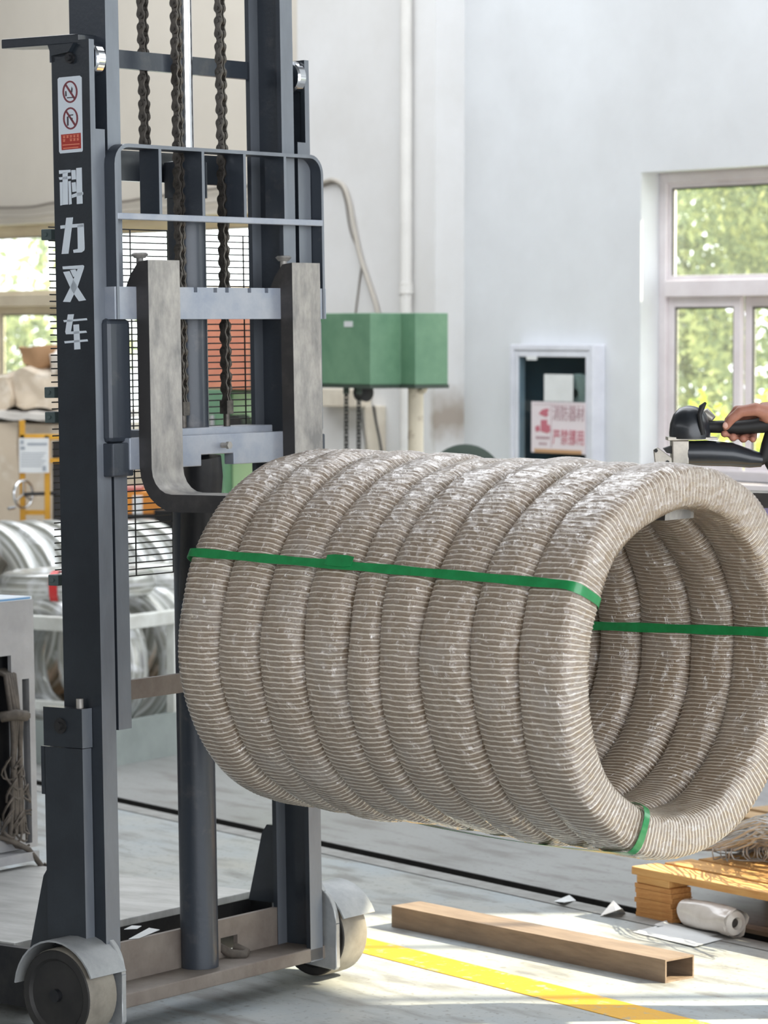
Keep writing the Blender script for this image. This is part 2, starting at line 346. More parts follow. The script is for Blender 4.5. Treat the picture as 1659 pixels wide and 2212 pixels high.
chain(-0.14, 0.275, 1.90, 2.93); chain(-0.14, 0.405, 1.90, 2.93)
# carriage
NOT = [0.125, 0.205, 0.315, 0.375, 0.455]
def bar_profile():
    """upper carriage bar with fork notches in its top edge"""
    pts = [(-0.02, 1.528)]; pts.append((0.705, 1.528)); pts.append((0.705, 1.598))
    for y in sorted([0.175, 0.245, 0.312, 0.352, 0.43, 0.49], reverse=True):
        pts += [(y + 0.006, 1.598), (y + 0.006, 1.587), (y - 0.006, 1.587), (y - 0.006, 1.598)]
    pts.append((-0.02, 1.598)); return pts
part('carriage_bar', MB().prism(bar_profile(), 'x', 0.0, 0.028), m_bar, T)
lb = [(0.02, 1.203), (0.255, 1.203), (0.255, 1.228), (0.365, 1.228), (0.365, 1.203), (0.66, 1.203), (0.66, 1.272), (0.02, 1.272)]
cb = part('carriage_bar', MB().prism(lb, 'x', 0.0, 0.028), m_bar, T, bev=0.002)
part('stop_bolt', MB().cyl((0.02, 0.325, 1.247), (0.045, 0.325, 1.247), 0.006, n=10).cyl((0.045, 0.325, 1.247), (0.052, 0.325, 1.247), 0.009, n=6), m_fork, cb)
part('anchor_plate', MB().box(-0.085, -0.006, 0.10, 0.545, 1.264, 1.287), m_bar, T, bev=0.002)
for y0, y1 in ((-0.032, 0.046), (0.632, 0.71)):
    part('carriage_side', MB().box(-0.04, 0.016, y0, y1, 1.262, 1.53), m_paint2, T, bev=0.012)
    part('carriage_foot', MB().prism([(-0.045, y0 + 0.002), (-0.01, y0 - 0.004), (0.024, y0 + 0.002), (0.024, y1 - 0.01), (-0.045, y1 - 0.01)], 'z', 1.19, 1.262), m_paint2, T, bev=0.003)
part('hose_bundle', MB().tube([(-0.02, 0.31, 1.22), (-0.02, 0.315, 1.18), (-0.03, 0.315, 1.10), (-0.04, 0.315, 0.9)], 0.045, 12), m_black, T, smooth=60)
# load guard made of flat bars
G0, G1, GZ0, GZ1, GX0, GX1 = -0.014, 0.70, 1.528, 1.905, -0.026, 0.03
def rr(y0, y1, z0, z1, r):
    pts = [(y0, z0)]
    for k in range(7): a = pi - pi / 2 * k / 6; pts.append((y0 + r + r * cos(a), z1 - r + r * sin(a)))
    for k in range(7): a = pi / 2 - pi / 2 * k / 6; pts.append((y1 - r + r * cos(a), z1 - r + r * sin(a)))
    pts.append((y1, z0)); return pts
o_, i_ = rr(G0, G1, GZ0, GZ1, 0.045), rr(G0 + 0.008, G1 - 0.008, GZ0, GZ1 - 0.008, 0.038)
mb = MB(); n = len(o_)
vs = [(GX0, p[0], p[1]) for p in o_] + [(GX1, p[0], p[1]) for p in o_] + [(GX0, p[0], p[1]) for p in i_] + [(GX1, p[0], p[1]) for p in i_]
fs = []
for k in range(n - 1):
    fs += [(k, k + 1, n + k + 1, n + k), (2 * n + k, 3 * n + k, 3 * n + k + 1, 2 * n + k + 1), (n + k, n + k + 1, 3 * n + k + 1, 3 * n + k), (k, 2 * n + k, 2 * n + k + 1, k + 1)]
fs += [(0, n, 3 * n, 2 * n), (n - 1, 3 * n - 1, 4 * n - 1, 2 * n - 1)]
mb.add(vs, fs)
part('guard_frame', mb, m_paint2, T, smooth=35, lit_or_worn=m_litface)
part('guard_rail', MB().box(GX1 - 0.012, GX1 + 0.001, G0 + 0.006, G1 - 0.004, 1.742, 1.756), m_bar, T, bev=0.002)
for k in range(1, 5):
    y = G0 + (G1 - G0) * k / 5 + 0.004
    part('guard_bar', MB().box(GX0, GX1, y - 0.0045, y + 0.0045, 1.745, 1.897), m_paint2, T, lit_or_worn=m_litface)
# forks
def fork_profile():
    p = [(0.063, 1.655), (0.035, 1.652), (0.012, 1.625), (0.0, 1.602), (-0.004, 1.585), (-0.004, 1.60), (0.028, 1.598), (0.028, 1.245)]
    for k in range(7): a = pi + pi / 2 * k / 6; p.append((0.028 + 0.10 + 0.10 * cos(a), 1.212 + 0.10 * sin(a)))
    p += [(1.372, 1.119), (1.375, 1.149)]
    for k in range(6): a = -pi / 2 - pi / 2 * k / 5; p.append((0.063 + 0.055 + 0.055 * cos(a), 1.205 + 0.055 * sin(a)))
    return p
fp = fork_profile(); fp = [q for q in fp if q != (-0.004, 1.60)]
for y0, y1 in ((0.050, 0.153), (0.540, 0.641)):
    f = part('fork', MB().prism(fp, 'y', y0, y1), m_forkside, T, smooth=25, lit_or_worn=m_fork)
    part('fork_pin', MB().cyl((0.022, y0 + 0.02, 1.635), (0.022, y0 + 0.02, 1.664), 0.008, n=12).lathe([(0.0005, 1.672), (0.014, 1.672), (0.019, 1.668), (0.012, 1.660), (0.0005, 1.660)], (0.022, y0 + 0.02, 0), 'z', 16), m_fork, f, smooth=40)
# wire mesh screen behind the mast
def wire(mb, a, b, r=0.0016): mb.tube([a, b], r, 5)
for y0, y1, z0, vy in ((-0.022, 0.402, 0.955, (0.0, 0.115, 0.239, 0.365, 0.394)), (0.478, 0.665, 1.27, (0.49, 0.631))):
    mb = MB(); z = z0
    while z < 1.738: wire(mb, (-0.16, y0, z), (-0.16, y1, z)); z += 0.01465
    for y in vy: wire(mb, (-0.1575, y, z0), (-0.1575, y, z - 0.01465), 0.0018)
    part('screen_mesh', mb, m_mesh, T)
for z in (1.715, 1.372, 1.318, 0.962):
    part('mesh_clip', MB().box(-0.175, -0.145, -0.03, -0.004, z - 0.012, z + 0.012).cyl((-0.16, -0.034, z), (-0.16, -0.03, z), 0.005, n=10), m_clip, T, bev=0.002)
# base
hole = [(0.44, 0.074), (0.50, 0.074), (0.50, 0.108), (0.44, 0.108)]
mb = MB().box(-0.112, -0.10, -0.02, 0.44, 0.05, 0.15).box(-0.112, -0.10, 0.50, 0.70, 0.05, 0.15).box(-0.112, -0.10, 0.44, 0.50, 0.05, 0.074).box(-0.112, -0.10, 0.44, 0.50, 0.108, 0.15)
part('base_beam', mb, m_base, T, weld=True)
part('base_plate', MB().box(-0.14, 0.0, -0.02, 0.705, 0.03, 0.062), m_base, T, bev=0.003)
part('tow_rope', MB().tube([(-0.115, 0.45, 0.085), (-0.08, 0.455, 0.072), (-0.06, 0.475, 0.068), (-0.07, 0.495, 0.07), (-0.10, 0.49, 0.08)], 0.011, 8), m_cable, T, smooth=60)
part('deck', MB().box(-1.05, -0.30, -0.03, 0.80, 0.132, 0.15), m_deck, T, bev=0.002)
part('deck_skirt', MB().box(-1.05, -0.16, -0.05, -0.03, 0.015, 0.145), m_black, T)
part('deck_skirt', MB().box(-1.05, -0.16, 0.80, 0.82, 0.015, 0.145), m_black, T)
part('gap_shade_plate', MB().box(-0.33, -0.31, -0.03, 0.80, 0.02, 0.132), m_black, T)  # added black plate standing in for the shade in the gap before the deck
for y, s in ((-0.058, 1), (0.69, 1)):
    part('mast_gusset', MB().prism([(-0.225, 0.15), (-0.11, 0.15), (-0.11, 0.335), (-0.165, 0.335), (-0.18, 0.315)], 'y', y, y + 0.014), m_paint, T)
# leg bracket on the near column
lbk = part('leg_bracket', MB().box(-0.145, -0.032, -0.084, -0.056, 0.17, 0.605), m_paint, T, lit_or_worn=m_litface)
part('bracket_block', MB().box(-0.142, -0.028, -0.088, -0.056, 0.607, 0.692), m_paint, T, lit_or_worn=m_litface)
part('block_bolt', MB().lathe([(0.0005, -0.012), (0.009, -0.012), (0.009, -0.004), (0.017, -0.004), (0.017, 0.006)], (-0.09, -0.088, 0.653), 'y', 16), m_black, T, smooth=30)
part('block_stud', MB().cyl((-0.05, -0.07, 0.69), (-0.05, -0.07, 0.712), 0.008, n=10), m_fork, T)
part('bracket_rib', MB().box(-0.155, -0.143, -0.084, -0.06, 0.50, 0.605), m_paint, T)
# wheels with fenders
for y0, y1, fy0, fy1 in ((-0.15, -0.062, -0.155, -0.045), (0.725, 0.815, 0.712, 0.83)):
    yc_ = (y0 + y1) / 2; h = (y1 - y0) / 2; c = (-0.062, yc_, 0.078)
    w = part('wheel', MB().lathe([(0.098, -h + 0.002), (0.1, -h + 0.006), (0.101, 0), (0.1, h - 0.006), (0.098, h - 0.002)], c, 'y', 48), m_wheel, T, smooth=40)
    part('wheel_hub', MB().lathe([(0.0005, -h + 0.006), (0.02, -h + 0.004), (0.03, -h + 0.008), (0.074, -h + 0.006), (0.08, -h), (0.095, -h), (0.0985, -h + 0.003)], c, 'y', 36).lathe([(0.0985, h - 0.003), (0.095, h), (0.0005, h - 0.004)], c, 'y', 36), m_hubshade, w, smooth=40)
    # curved fender sheet
    mb = MB(); vs = []; fs = []; K = 14
    for k in range(K + 1):
        a = radians(172 - (172 - 24) * k / K)
        for r in (0.116, 0.120):
            for y in (fy0, fy1): vs.append((c[0] + r * cos(a), y, c[2] + r * sin(a)))
    for k in range(K):
        b = 4 * k; d = b + 4; fs += [(b, b + 1, d + 1, d), (b + 2, d + 2, d + 3, b + 3), (b, d, d + 2, b + 2), (b + 1, b + 3, d + 3, d + 1)]
    fs += [(0, 2, 3, 1), (4 * K, 4 * K + 1, 4 * K + 3, 4 * K + 2)]
    part('fender', mb.add(vs, fs), m_fender, T, smooth=40)
    # side plate with a rounded nose between wheel and base
    fy = fy1 if y0 < 0 else fy0 - 0.014
    pts = [(-0.16, 0.02), (0.028, 0.005), (0.034, 0.012), (0.034, 0.115)]
    for k in range(9): a = radians(0 + 90 * k / 8); pts.append((-0.03 + 0.064 * cos(a), 0.115 + 0.083 * sin(a)))
    pts += [(-0.16, 0.198)]
    part('fender_plate', MB().prism(pts, 'y', fy, fy + 0.014), m_fender, T, smooth=30, bev=0.002)
    part('axle', MB().cyl((c[0], y0 - 0.006, c[2]), (c[0], fy + 0.02 if y0 < 0 else fy, c[2]), 0.014, n=12), m_black, T, smooth=40)
    # fillet that sweeps up from the fender to the mast
    yy = -0.045 if y0 < 0 else 0.70
    part('fender_fillet', MB().prism([(-0.11, 0.19), (0.0, 0.19), (-0.02, 0.22), (-0.035, 0.27), (-0.04, 0.32), (-0.11, 0.32)], 'y', yy - 0.006, yy + 0.006), m_fender, T)
# rear body with cables hanging out of its front panel
BX = -1.075
def bp(px, py): q = hit(FM, px, py, 0, BX); return (q.y, q.z)
yR = bp(68, 1500)[0]; zT_ = bp(40, 1296)[1]; zB = 0.19
mb = MB().box(BX - 0.5, BX - 0.02, -0.02, yR - 0.02, 0.16, zT_ - 0.01)
part('body_shell', mb, m_black, T)
s0, s1 = bp(41, 1500)[0], bp(56, 1500)[0]; sz0, sz1 = bp(48, 1822)[1], bp(48, 1466)[1]
h0, hz0, hz1 = bp(18, 1500)[0], bp(10, 1560)[1], bp(10, 1416)[1]
mb = MB()
mb.box(BX, BX + 0.012, s1, yR, zB, zT_)                       # right of the slot
mb.box(BX, BX + 0.012, h0, s0, zB, zT_)                       # between slot and cable hole
mb.box(BX, BX + 0.012, s0, s1, sz1, zT_).box(BX, BX + 0.012, s0, s1, zB, sz0)
mb.box(BX, BX + 0.012, -0.02, h0, hz1, zT_).box(BX, BX + 0.012, -0.02, h0, zB, hz0 - 0.25)
mb.box(BX - 0.5, BX, yR - 0.012, yR, zB, zT_)
part('front_panel', mb, m_grey, T, weld=True)
m_blue = mat('blue_trim', srgb(96, 150, 196), 0.4)
part('body_top', MB().box(BX - 0.5, BX + 0.012, -0.02, yR - 0.004, zT_, zT_ + 0.008), m_white, T)
part('blue_trim', MB().box(BX - 0.1, BX + 0.014, -0.02, yR - 0.012, zT_ + 0.002, zT_ + 0.006), m_blue, T)
part('body_sill', MB().box(BX - 0.02, BX + 0.06, 0.0, 0.80, 0.165, 0.188), m_grey, T)
cabs = MB(); rc = random.Random(3)
yc0 = bp(6, 1500)[0]
for k in range(5):
    y = yc0 + 0.008 * k - 0.004
    cabs.tube([(BX - 0.05, y, hz1 - 0.03), (BX + 0.015, y, hz1 - 0.05), (BX + 0.03, y + 0.006 * sin(k), hz1 - 0.14), (BX + 0.032, y + 0.004, bp(20, 1560)[1]), (BX + 0.03, y + 0.01 * cos(k * 2), bp(20, 1640)[1]), (BX + 0.035, y - 0.004, bp(20, 1720)[1]), (BX + 0.03, y + rc.uniform(-.02, .02), bp(20, 1800)[1])], 0.0065, 7)
part('cable_bundle', cabs, m_cable, T, smooth=60)
part('cable_tie', MB().tube([(BX + 0.012, yc0 - 0.02, bp(20, 1545)[1]), (BX + 0.045, yc0 + 0.0, bp(20, 1540)[1]), (BX + 0.045, yc0 + 0.035, bp(20, 1545)[1]), (BX + 0.012, yc0 + 0.05, bp(20, 1550)[1])], 0.014, 8), m_cable, T, smooth=60)
tang = MB()
for k in range(14):
    p = Vector((BX + 0.03, yc0 + rc.uniform(-0.02, 0.045), bp(20, rc.uniform(1640, 1790))[1])); pts = []; ph = rc.uniform(0, 6); R_ = rc.uniform(0.012, 0.03)
    for j in range(13):
        a = ph + j * 0.55; pts.append(p + Vector((0.012 * sin(a * 1.7), R_ * cos(a), 1.4 * R_ * sin(a) - 0.002 * j)))
    tang.tube(pts, rc.uniform(0.0022, 0.004), 5)
part('wire_tangle', tang, m_cable, T, smooth=60)
q0, q1, q2 = bp(2, 1812), bp(32, 1832), bp(52, 1872)
part('drain_hose', MB().tube([(BX + 0.02, q0[0] - 0.03, q0[1] + 0.01), (BX + 0.03, q0[0], q0[1]), (BX + 0.05, q1[0], q1[1]), (BX + 0.07, q2[0], q2[1]), (BX + 0.075, q2[0] + 0.004, 0.155)], 0.0075, 8), m_cable, T, smooth=60)

# decals on the near column, given as outlines in photo pixels and laid on its side face
YF = -0.0552
col_o = outer[0]
def px_poly(pts): return [(hit(FM, x, y, 1, -0.055).x, hit(FM, x, y, 1, -0.055).z) for x, y in pts]
def decal(name, polys, m, parent, lift=0.0004):
    mb = MB()
    for p in polys: mb.prism(px_poly(p), 'y', YF - lift, YF + 0.0003)
    return part(name, mb, m, parent)
def zz(ox, oy, s, pts): return [(ox + x / s, oy + y / s) for x, y in pts]
A = lambda pts: zz(110, 350, 10.53, pts)
B_ = lambda pts: zz(110, 560, 10.53, pts)
ke = [A([(185,190),(445,175),(450,235),(380,245),(270,262),(190,272)]), A([(180,350),(455,318),(455,378),(200,408)]), A([(268,240),(382,235),(392,965),(272,975)]),
      A([(203,460),(262,455),(265,980),(215,990)]), A([(398,440),(450,432),(475,955),(415,968)]), A([(465,185),(560,180),(575,392),(478,402)]),
      A([(475,468),(565,455),(582,672),(490,682)]), A([(475,745),(590,700),(730,680),(735,740),(600,780),(480,820)]), A([(578,140),(700,125),(722,945),(592,958)])]
li = [A([(215,1445),(345,1432),(340,1505),(222,1520)]), A([(352,1268),(505,1258),(488,1400),(400,2085),(245,2092),(330,1450)]), A([(480,1415),(745,1395),(748,1475),(475,1495)]),
      A([(605,1430),(748,1415),(768,1960),(760,2010),(700,2055),(520,2065),(508,2000),(615,1975)])]
cha = [B_([(265,165),(735,132),(760,160),(745,215),(275,228)]), B_([(620,200),(748,210),(610,620),(440,975),(278,968),(440,640)]), B_([(282,290),(425,270),(520,470),(600,620),(800,930),(640,955),(520,780),(440,640)]), B_([(440,245),(560,230),(590,300),(540,400),(510,400)])]
che = [B_([(285,1385),(380,1372),(388,1255),(525,1250),(500,1368),(815,1340),(828,1385),(495,1415),(455,1640),(525,1640),(515,1490),(640,1478),(655,1635),(800,1625),(820,1670),(660,1695),(668,1832),(830,1820),(845,1868),(668,1890),(672,2045),(535,2055),(525,1905),(320,1915),(305,1865),(520,1850),(520,1700),(345,1705),(328,1650),(365,1420),(300,1432)])]
for nm, g in (('lettering', ke), ('lettering', li), ('lettering', cha)): decal(nm, g, m_white, col_o)
# the last sign is one concave outline: cut it into bars
che = [B_([(285,1385),(815,1340),(828,1385),(300,1432)]), B_([(388,1255),(525,1250),(455,1645),(328,1655)]), B_([(328,1645),(525,1640),(800,1625),(820,1670),(520,1702),(345,1708)]), B_([(515,1490),(640,1478),(672,2045),(535,2055)]), B_([(305,1865),(830,1820),(845,1868),(320,1915)])]
decal('lettering', che, m_white, col_o)
Z_ = lambda pts: zz(110, 150, 11.06, pts)
st = decal('warning_sticker', [Z_([(162,235),(195,195),(690,148),(735,190),(762,1930),(745,1965),(225,2010),(198,1965)])], m_white, col_o, 0.0003)
decal('sticker_panel', [Z_([(245,1560),(718,1512),(728,1885),(262,1930)])], m_red, st, 0.0006)
def ring_polys(cx, cy, rx, ry, w):
    out = []; K = 24
    for k in range(K):
        a, b = 2 * pi * k / K, 2 * pi * (k + 1) / K
        out.append(Z_([(cx + rx * cos(a), cy + ry * sin(a)), (cx + rx * cos(b), cy + ry * sin(b)), (cx + (rx - w) * cos(b), cy + (ry - w) * sin(b)), (cx + (rx - w) * cos(a), cy + (ry - w) * sin(a))]))
    return out
for cx, cy in ((462, 535), (475, 1170)):
    decal('prohibition_ring', ring_polys(cx, cy, 182, 268, 42) + [Z_([(cx - 130, cy - 165), (cx - 95, cy - 195), (cx + 130, cy + 150), (cx + 95, cy + 185)])], m_maroon, st, 0.0006)
decal('pictogram', [Z_([(385,665),(545,655),(545,680),(390,692)]), Z_([(480,520),(500,405),(525,460),(515,555)]), Z_([(345,520),(375,515),(385,640),(345,645)])], m_darkink, st, 0.0006)['kind'] = 'stuff'; decal('pictogram', [Z_([(430,1085),(540,1070),(535,1100),(435,1110)]), Z_([(385,1130),(425,1120),(430,1340),(390,1350)]), Z_([(480,1160),(525,1155),(520,1230),(500,1240)])], m_darkink, st, 0.0006)['kind'] = 'stuff'
rows = []
for r, (y, n_, h_) in enumerate(((1585, 5, 62), (1670, 5, 62))):
    for k in range(n_):
        if r == 1 and k == 1: continue
        x = 290 + 82 * k; yy = y - 8 * k; rows += [Z_([(x, yy), (x + 62, yy - 6), (x + 62, yy + 8), (x, yy + 14)]), Z_([(x + 22, yy), (x + 40, yy), (x + 40, yy + h_), (x + 22, yy + h_)]), Z_([(x + 4, yy + 36), (x + 60, yy + 30), (x + 60, yy + 46), (x + 4, yy + 52)])]
rows += [Z_([(285,1800),(690,1768),(690,1788),(285,1820)]), Z_([(300,1880),(660,1845),(660,1865),(300,1898)])]
decal('sticker_text', rows, m_salmon, st, 0.0009)

# ------------------------------------------------------------------ the strapped bundle of wrapped wire coils
BC = Vector((0.5373, 6.2064, 0.8950)); BAZ, BTL = radians(-43), -0.008
BX_ = Vector((cos(BAZ) * cos(BTL), sin(BAZ) * cos(BTL), sin(BTL))); BY_ = Vector((0, 0, 1)).cross(BX_).normalized(); BZ_ = BX_.cross(BY_)
BM = Matrix(((BX_.x, BY_.x, BZ_.x, BC.x), (BX_.y, BY_.y, BZ_.y, BC.y), (BX_.z, BY_.z, BZ_.z, BC.z), (0, 0, 0, 1)))
RO, RI = 0.378, 0.292
WID = [0.120, 0.117, 0.120, 0.117, 0.086, 0.112, 0.127, 0.116, 0.118]
def wrap_mat():
    m = bpy.data.materials.new('film_wrapped_paper'); m.use_nodes = True; nt = m.node_tree; N = nt.nodes; L = nt.links; p = N['Principled BSDF']
    uv = N.new('ShaderNodeUVMap'); uv.uv_map = 'turns'; sp = N.new('ShaderNodeSeparateXYZ'); L.new(uv.outputs['UV'], sp.inputs['Vector'])
    tc = N.new('ShaderNodeTexCoord')
    wob = N.new('ShaderNodeTexNoise'); wob.inputs['Scale'].default_value = 26; wob.inputs['Detail'].default_value = 3; L.new(tc.outputs['Object'], wob.inputs['Vector'])
    ad = N.new('ShaderNodeMath'); ad.operation = 'MULTIPLY_ADD'; ad.inputs[1].default_value = 0.55; L.new(wob.outputs['Fac'], ad.inputs[0]); L.new(sp.outputs['X'], ad.inputs[2])
    fr = N.new('ShaderNodeMath'); fr.operation = 'FRACT'; L.new(ad.outputs[0], fr.inputs[0])
    cr = N.new('ShaderNodeValToRGB'); e = cr.color_ramp.elements
    e[0].position = 0.0; e[0].color = srgb(146, 126, 105); e[1].position = 0.68; e[1].color = srgb(132, 112, 92)
    for pos, c in ((0.75, srgb(218, 205, 186)), (0.9, srgb(226, 214, 196)), (0.98, srgb(146, 127, 107))):
        q = cr.color_ramp.elements.new(pos); q.color = c
    L.new(fr.outputs[0], cr.inputs['Fac'])
    n2 = N.new('ShaderNodeTexNoise'); n2.inputs['Scale'].default_value = 7; n2.inputs['Detail'].default_value = 6; n2.inputs['Roughness'].default_value = 0.7; L.new(tc.outputs['Object'], n2.inputs['Vector'])
    mr = N.new('ShaderNodeMapRange'); mr.inputs['From Min'].default_value = 0.52; mr.inputs['From Max'].default_value = 0.78; mr.inputs['To Max'].default_value = 0.38; L.new(n2.outputs['Fac'], mr.inputs['Value'])
    mx = N.new('ShaderNodeMix'); mx.data_type = 'RGBA'; L.new(mr.outputs['Result'], mx.inputs['Factor']); L.new(cr.outputs['Color'], mx.inputs['A']); mx.inputs['B'].default_value = srgb(196, 192, 188)  # random pale patches paint in the haze and glints of the film
    L.new(mx.outputs['Result'], p.inputs['Base Color']); p.inputs['Roughness'].default_value = 0.6
    # stretched, crinkled film on top of the paper
    n3 = N.new('ShaderNodeTexNoise'); n3.inputs['Scale'].default_value = 48; n3.inputs['Detail'].default_value = 5; n3.inputs['Roughness'].default_value = 0.6; n3.inputs['Distortion'].default_value = 1.0; L.new(tc.outputs['Object'], n3.inputs['Vector'])
    n4 = N.new('ShaderNodeTexVoronoi'); n4.inputs['Scale'].default_value = 42; L.new(tc.outputs['Object'], n4.inputs['Vector'])
    sm = N.new('ShaderNodeMath'); sm.operation = 'ADD'; L.new(n3.outputs['Fac'], sm.inputs[0]); L.new(n4.outputs['Distance'], sm.inputs[1])
    bu = N.new('ShaderNodeBump'); bu.inputs['Strength'].default_value = 0.9; bu.inputs['Distance'].default_value = 0.011; L.new(sm.outputs[0], bu.inputs['Height'])
    L.new(bu.outputs['Normal'], p.inputs['Coat Normal']); p.inputs['Coat Weight'].default_value = 1.0; p.inputs['Coat Roughness'].default_value = 0.07; p.inputs['Coat IOR'].default_value = 2.3
    b2 = N.new('ShaderNodeBump'); b2.inputs['Strength'].default_value = 0.15; b2.inputs['Distance'].default_value = 0.003; L.new(n3.outputs['Fac'], b2.inputs['Height']); L.new(b2.outputs['Normal'], p.inputs['Normal'])
    return m
m_wrap = wrap_mat()
TURNS = 216
def coil_mesh(w, seed, ro, ri, boxy=2.9):
    NM, NT = 22, TURNS * 3; rc = random.Random(seed)
    a, b = w / 2 * 1.015, (ro - ri) / 2; Rc = (ro + ri) / 2; ex = 2 / boxy
    k1, k2, k3 = rc.uniform(0, 6), rc.uniform(0, 6), rc.uniform(0, 6)
    sec = []
    for i in range(NM):
        f = 2 * pi * i / NM; c_, s_ = cos(f), sin(f)
        sec.append((math.copysign(abs(c_) ** ex, c_), math.copysign(abs(s_) ** ex, s_)))
    vs = []
    step = (0.0, 0.00035, 0.00125)
    for j in range(NT):
        th = 2 * pi * j / NT
        wob = 0.0025 * sin(2 * th + k1) + 0.0018 * sin(5 * th + k2) + 0.0012 * sin(9 * th + k3)
        off = 0.003 * sin(3 * th + k3); aa = a * (1 + 0.03 * sin(4 * th + k2)); bb = b * (1 + 0.025 * sin(7 * th + k1))
        for i, (cx_, sy_) in enumerate(sec):
            tw = th + 2 * pi / TURNS * (i / NM)                # true helix of the wrapping
            d = 1 + step[j % 3] / b
            lump = 0.0012 * sin(13 * th + 1.7 * i + k1)
            r = Rc + wob + (bb * d + lump) * sy_
            vs.append((off + (aa * d) * cx_, r * cos(tw), r * sin(tw)))
    fs = []; us = []
    for j in range(NT):
        j2 = (j + 1) % NT
        for i in range(NM):
            i2 = (i + 1) % NM
            if i2 == 0:   # close the helix: last column joins the first column one turn on
                A0 = j * NM + i; A1 = j2 * NM + i; B0 = ((j + 3) % NT) * NM; B1 = ((j + 4) % NT) * NM
                fs.append((A0, B0, B1, A1))
            else: fs.append((j * NM + i, j * NM + i2, j2 * NM + i2, j2 * NM + i))
            u0, u1 = j / 3, (j + 1) / 3
            us += [(u0, i / NM), (u0, (i + 1) / NM), (u1, (i + 1) / NM), (u1, i / NM)]
    me = bpy.data.meshes.new('wire_coil'); me.from_pydata(vs, [], fs)
    ul = me.uv_layers.new(name='turns'); flat = [0.0] * (len(me.loops) * 2)
    k = 0
    for uvp in us: flat[k] = uvp[0]; flat[k + 1] = uvp[1]; k += 2
    ul.data.foreach_set('uv', flat)
    me.materials.append(m_wrap); me.shade_smooth(); me.set_sharp_from_angle(angle=radians(50))
    return me
names9 = ['backmost wrapped wire coil of the bundle, hanging closest to the mast', 'wrapped wire coil second from the mast in the strapped bundle', 'wrapped wire coil third from the mast in the strapped bundle',
          'wrapped wire coil fourth from the mast in the strapped bundle', 'narrowest wrapped wire coil, in the middle of the strapped bundle', 'wrapped wire coil next to the narrow one on its open-end side',
          'widest wrapped wire coil, third from the open end of the bundle', 'wrapped wire coil second from the open end of the bundle', 'wrapped wire coil at the open end of the bundle, bore in view']
xf = WID[8] / 2; xs_ = []; x = xf
for w in reversed(WID): xs_.append(x - w / 2); x -= w
xs_ = xs_[::-1]; XBACK = x
for i, w in enumerate(WID):
    rr_ = random.Random(40 + i); ro = RO + rr_.uniform(-0.003, 0.003); ri = RI + 0.001 * (i % 2)
    o = bpy.data.objects.new('wire_coil', coil_mesh(w, i, ro, ri, 4.2 if i == 8 else 2.9)); col.objects.link(o)
    ph = Matrix.Rotation(rr_.uniform(0, 6.28), 4, 'X')
    o.matrix_world = BM @ Matrix.Translation((xs_[i], rr_.uniform(-0.003, 0.003), rr_.uniform(-0.002, 0.002))) @ ph
    tag(o, names9[i], 'wire coil', 'wrapped wire coils strapped together on the fork')
# green packing straps looping through the bore
m_strap = mat('green_strap', srgb(22, 128, 66), 0.32, 0, srgb(30, 146, 80), 30, coat=0.5, bump=0.1, bscale=30)
def strap(th_back, th_front, label, w=0.0185):
    th = lambda x: radians(th_back + (th_front - th_back) * (x - XBACK) / (xf - XBACK))
    path = []   # (x, r)
    tk = 0.006
    K = 40
    for k in range(K + 1):
        x = XBACK + 0.03 + (xf - 0.03 - XBACK - 0.03) * k / K; path.append((x, RO + tk))
    for k in range(1, 12):
        a = pi / 2 - pi * k / 12; sx = math.copysign(abs(cos(a)) ** 0.66, cos(a)); sy = math.copysign(abs(sin(a)) ** 0.66, sin(a))
        path.append((xf - 0.03 + (0.03 + tk) * sx, (RO + RI) / 2 + ((RO - RI) / 2 + tk) * sy))
    for k in range(K + 1):
        x = xf - 0.03 - (xf - 0.03 - XBACK - 0.03) * k / K; path.append((x, RI - tk))
    for k in range(1, 12):
        a = -pi / 2 - pi * k / 12; sx = math.copysign(abs(cos(a)) ** 0.66, cos(a)); sy = math.copysign(abs(sin(a)) ** 0.66, sin(a))
        path.append((XBACK + 0.03 + (0.03 + tk) * sx, (RO + RI) / 2 + ((RO - RI) / 2 + tk) * sy))
    n = len(path); vs = []; fs = []
    for i, (x, r) in enumerate(path):
        t = th(min(max(x, XBACK), xf)); er = Vector((0, cos(t), sin(t))); et = Vector((0, -sin(t), cos(t)))
        p = path[i - 1]; q = path[(i + 1) % n]; tx, tr = q[0] - p[0], q[1] - p[1]; ln = sqrt(tx * tx + tr * tr)
        nx, nr = -tr / ln, tx / ln                             # outward normal in the (x, r) plane
        ww = w / 2 * (1 + 0.08 * sin(i * 0.9))
        for s in (-1, 1):
            for d in (0, 0.0008):
                vs.append(Vector((x + nx * d, 0, 0)) + er * (r + nr * d) + et * (s * ww))
    for i in range(n):
        b = 4 * i; d = 4 * ((i + 1) % n)
        fs += [(b, b + 2, d + 2, d), (b + 1, d + 1, d + 3, b + 3), (b, d, d + 1, b + 1), (b + 2, b + 3, d + 3, d + 2)]
    mb = MB().add(vs, fs)
    return solo('packing_strap', mb, m_strap, BM, label, 'strap', 'green straps around the coil bundle', smooth=40)
s1_ = strap(153, 154, 'green plastic strap running along the mast-side flank of the coil bundle')
xj = XBACK + 0.40; mbj = MB(); tj = radians(152.2)
for k in range(5):
    x_ = xj + 0.018 * k; er = Vector((0, cos(tj), sin(tj))) * (RO + 0.0085); et = Vector((0, -sin(tj), cos(tj))); wj = 0.0125 if 0 < k < 4 else 0.010
    mbj.v += [Vector((x_, 0, 0)) + er - et * wj, Vector((x_, 0, 0)) + er + et * wj]
mbj.f += [(2 * k, 2 * k + 1, 2 * k + 3, 2 * k + 2) for k in range(4)]
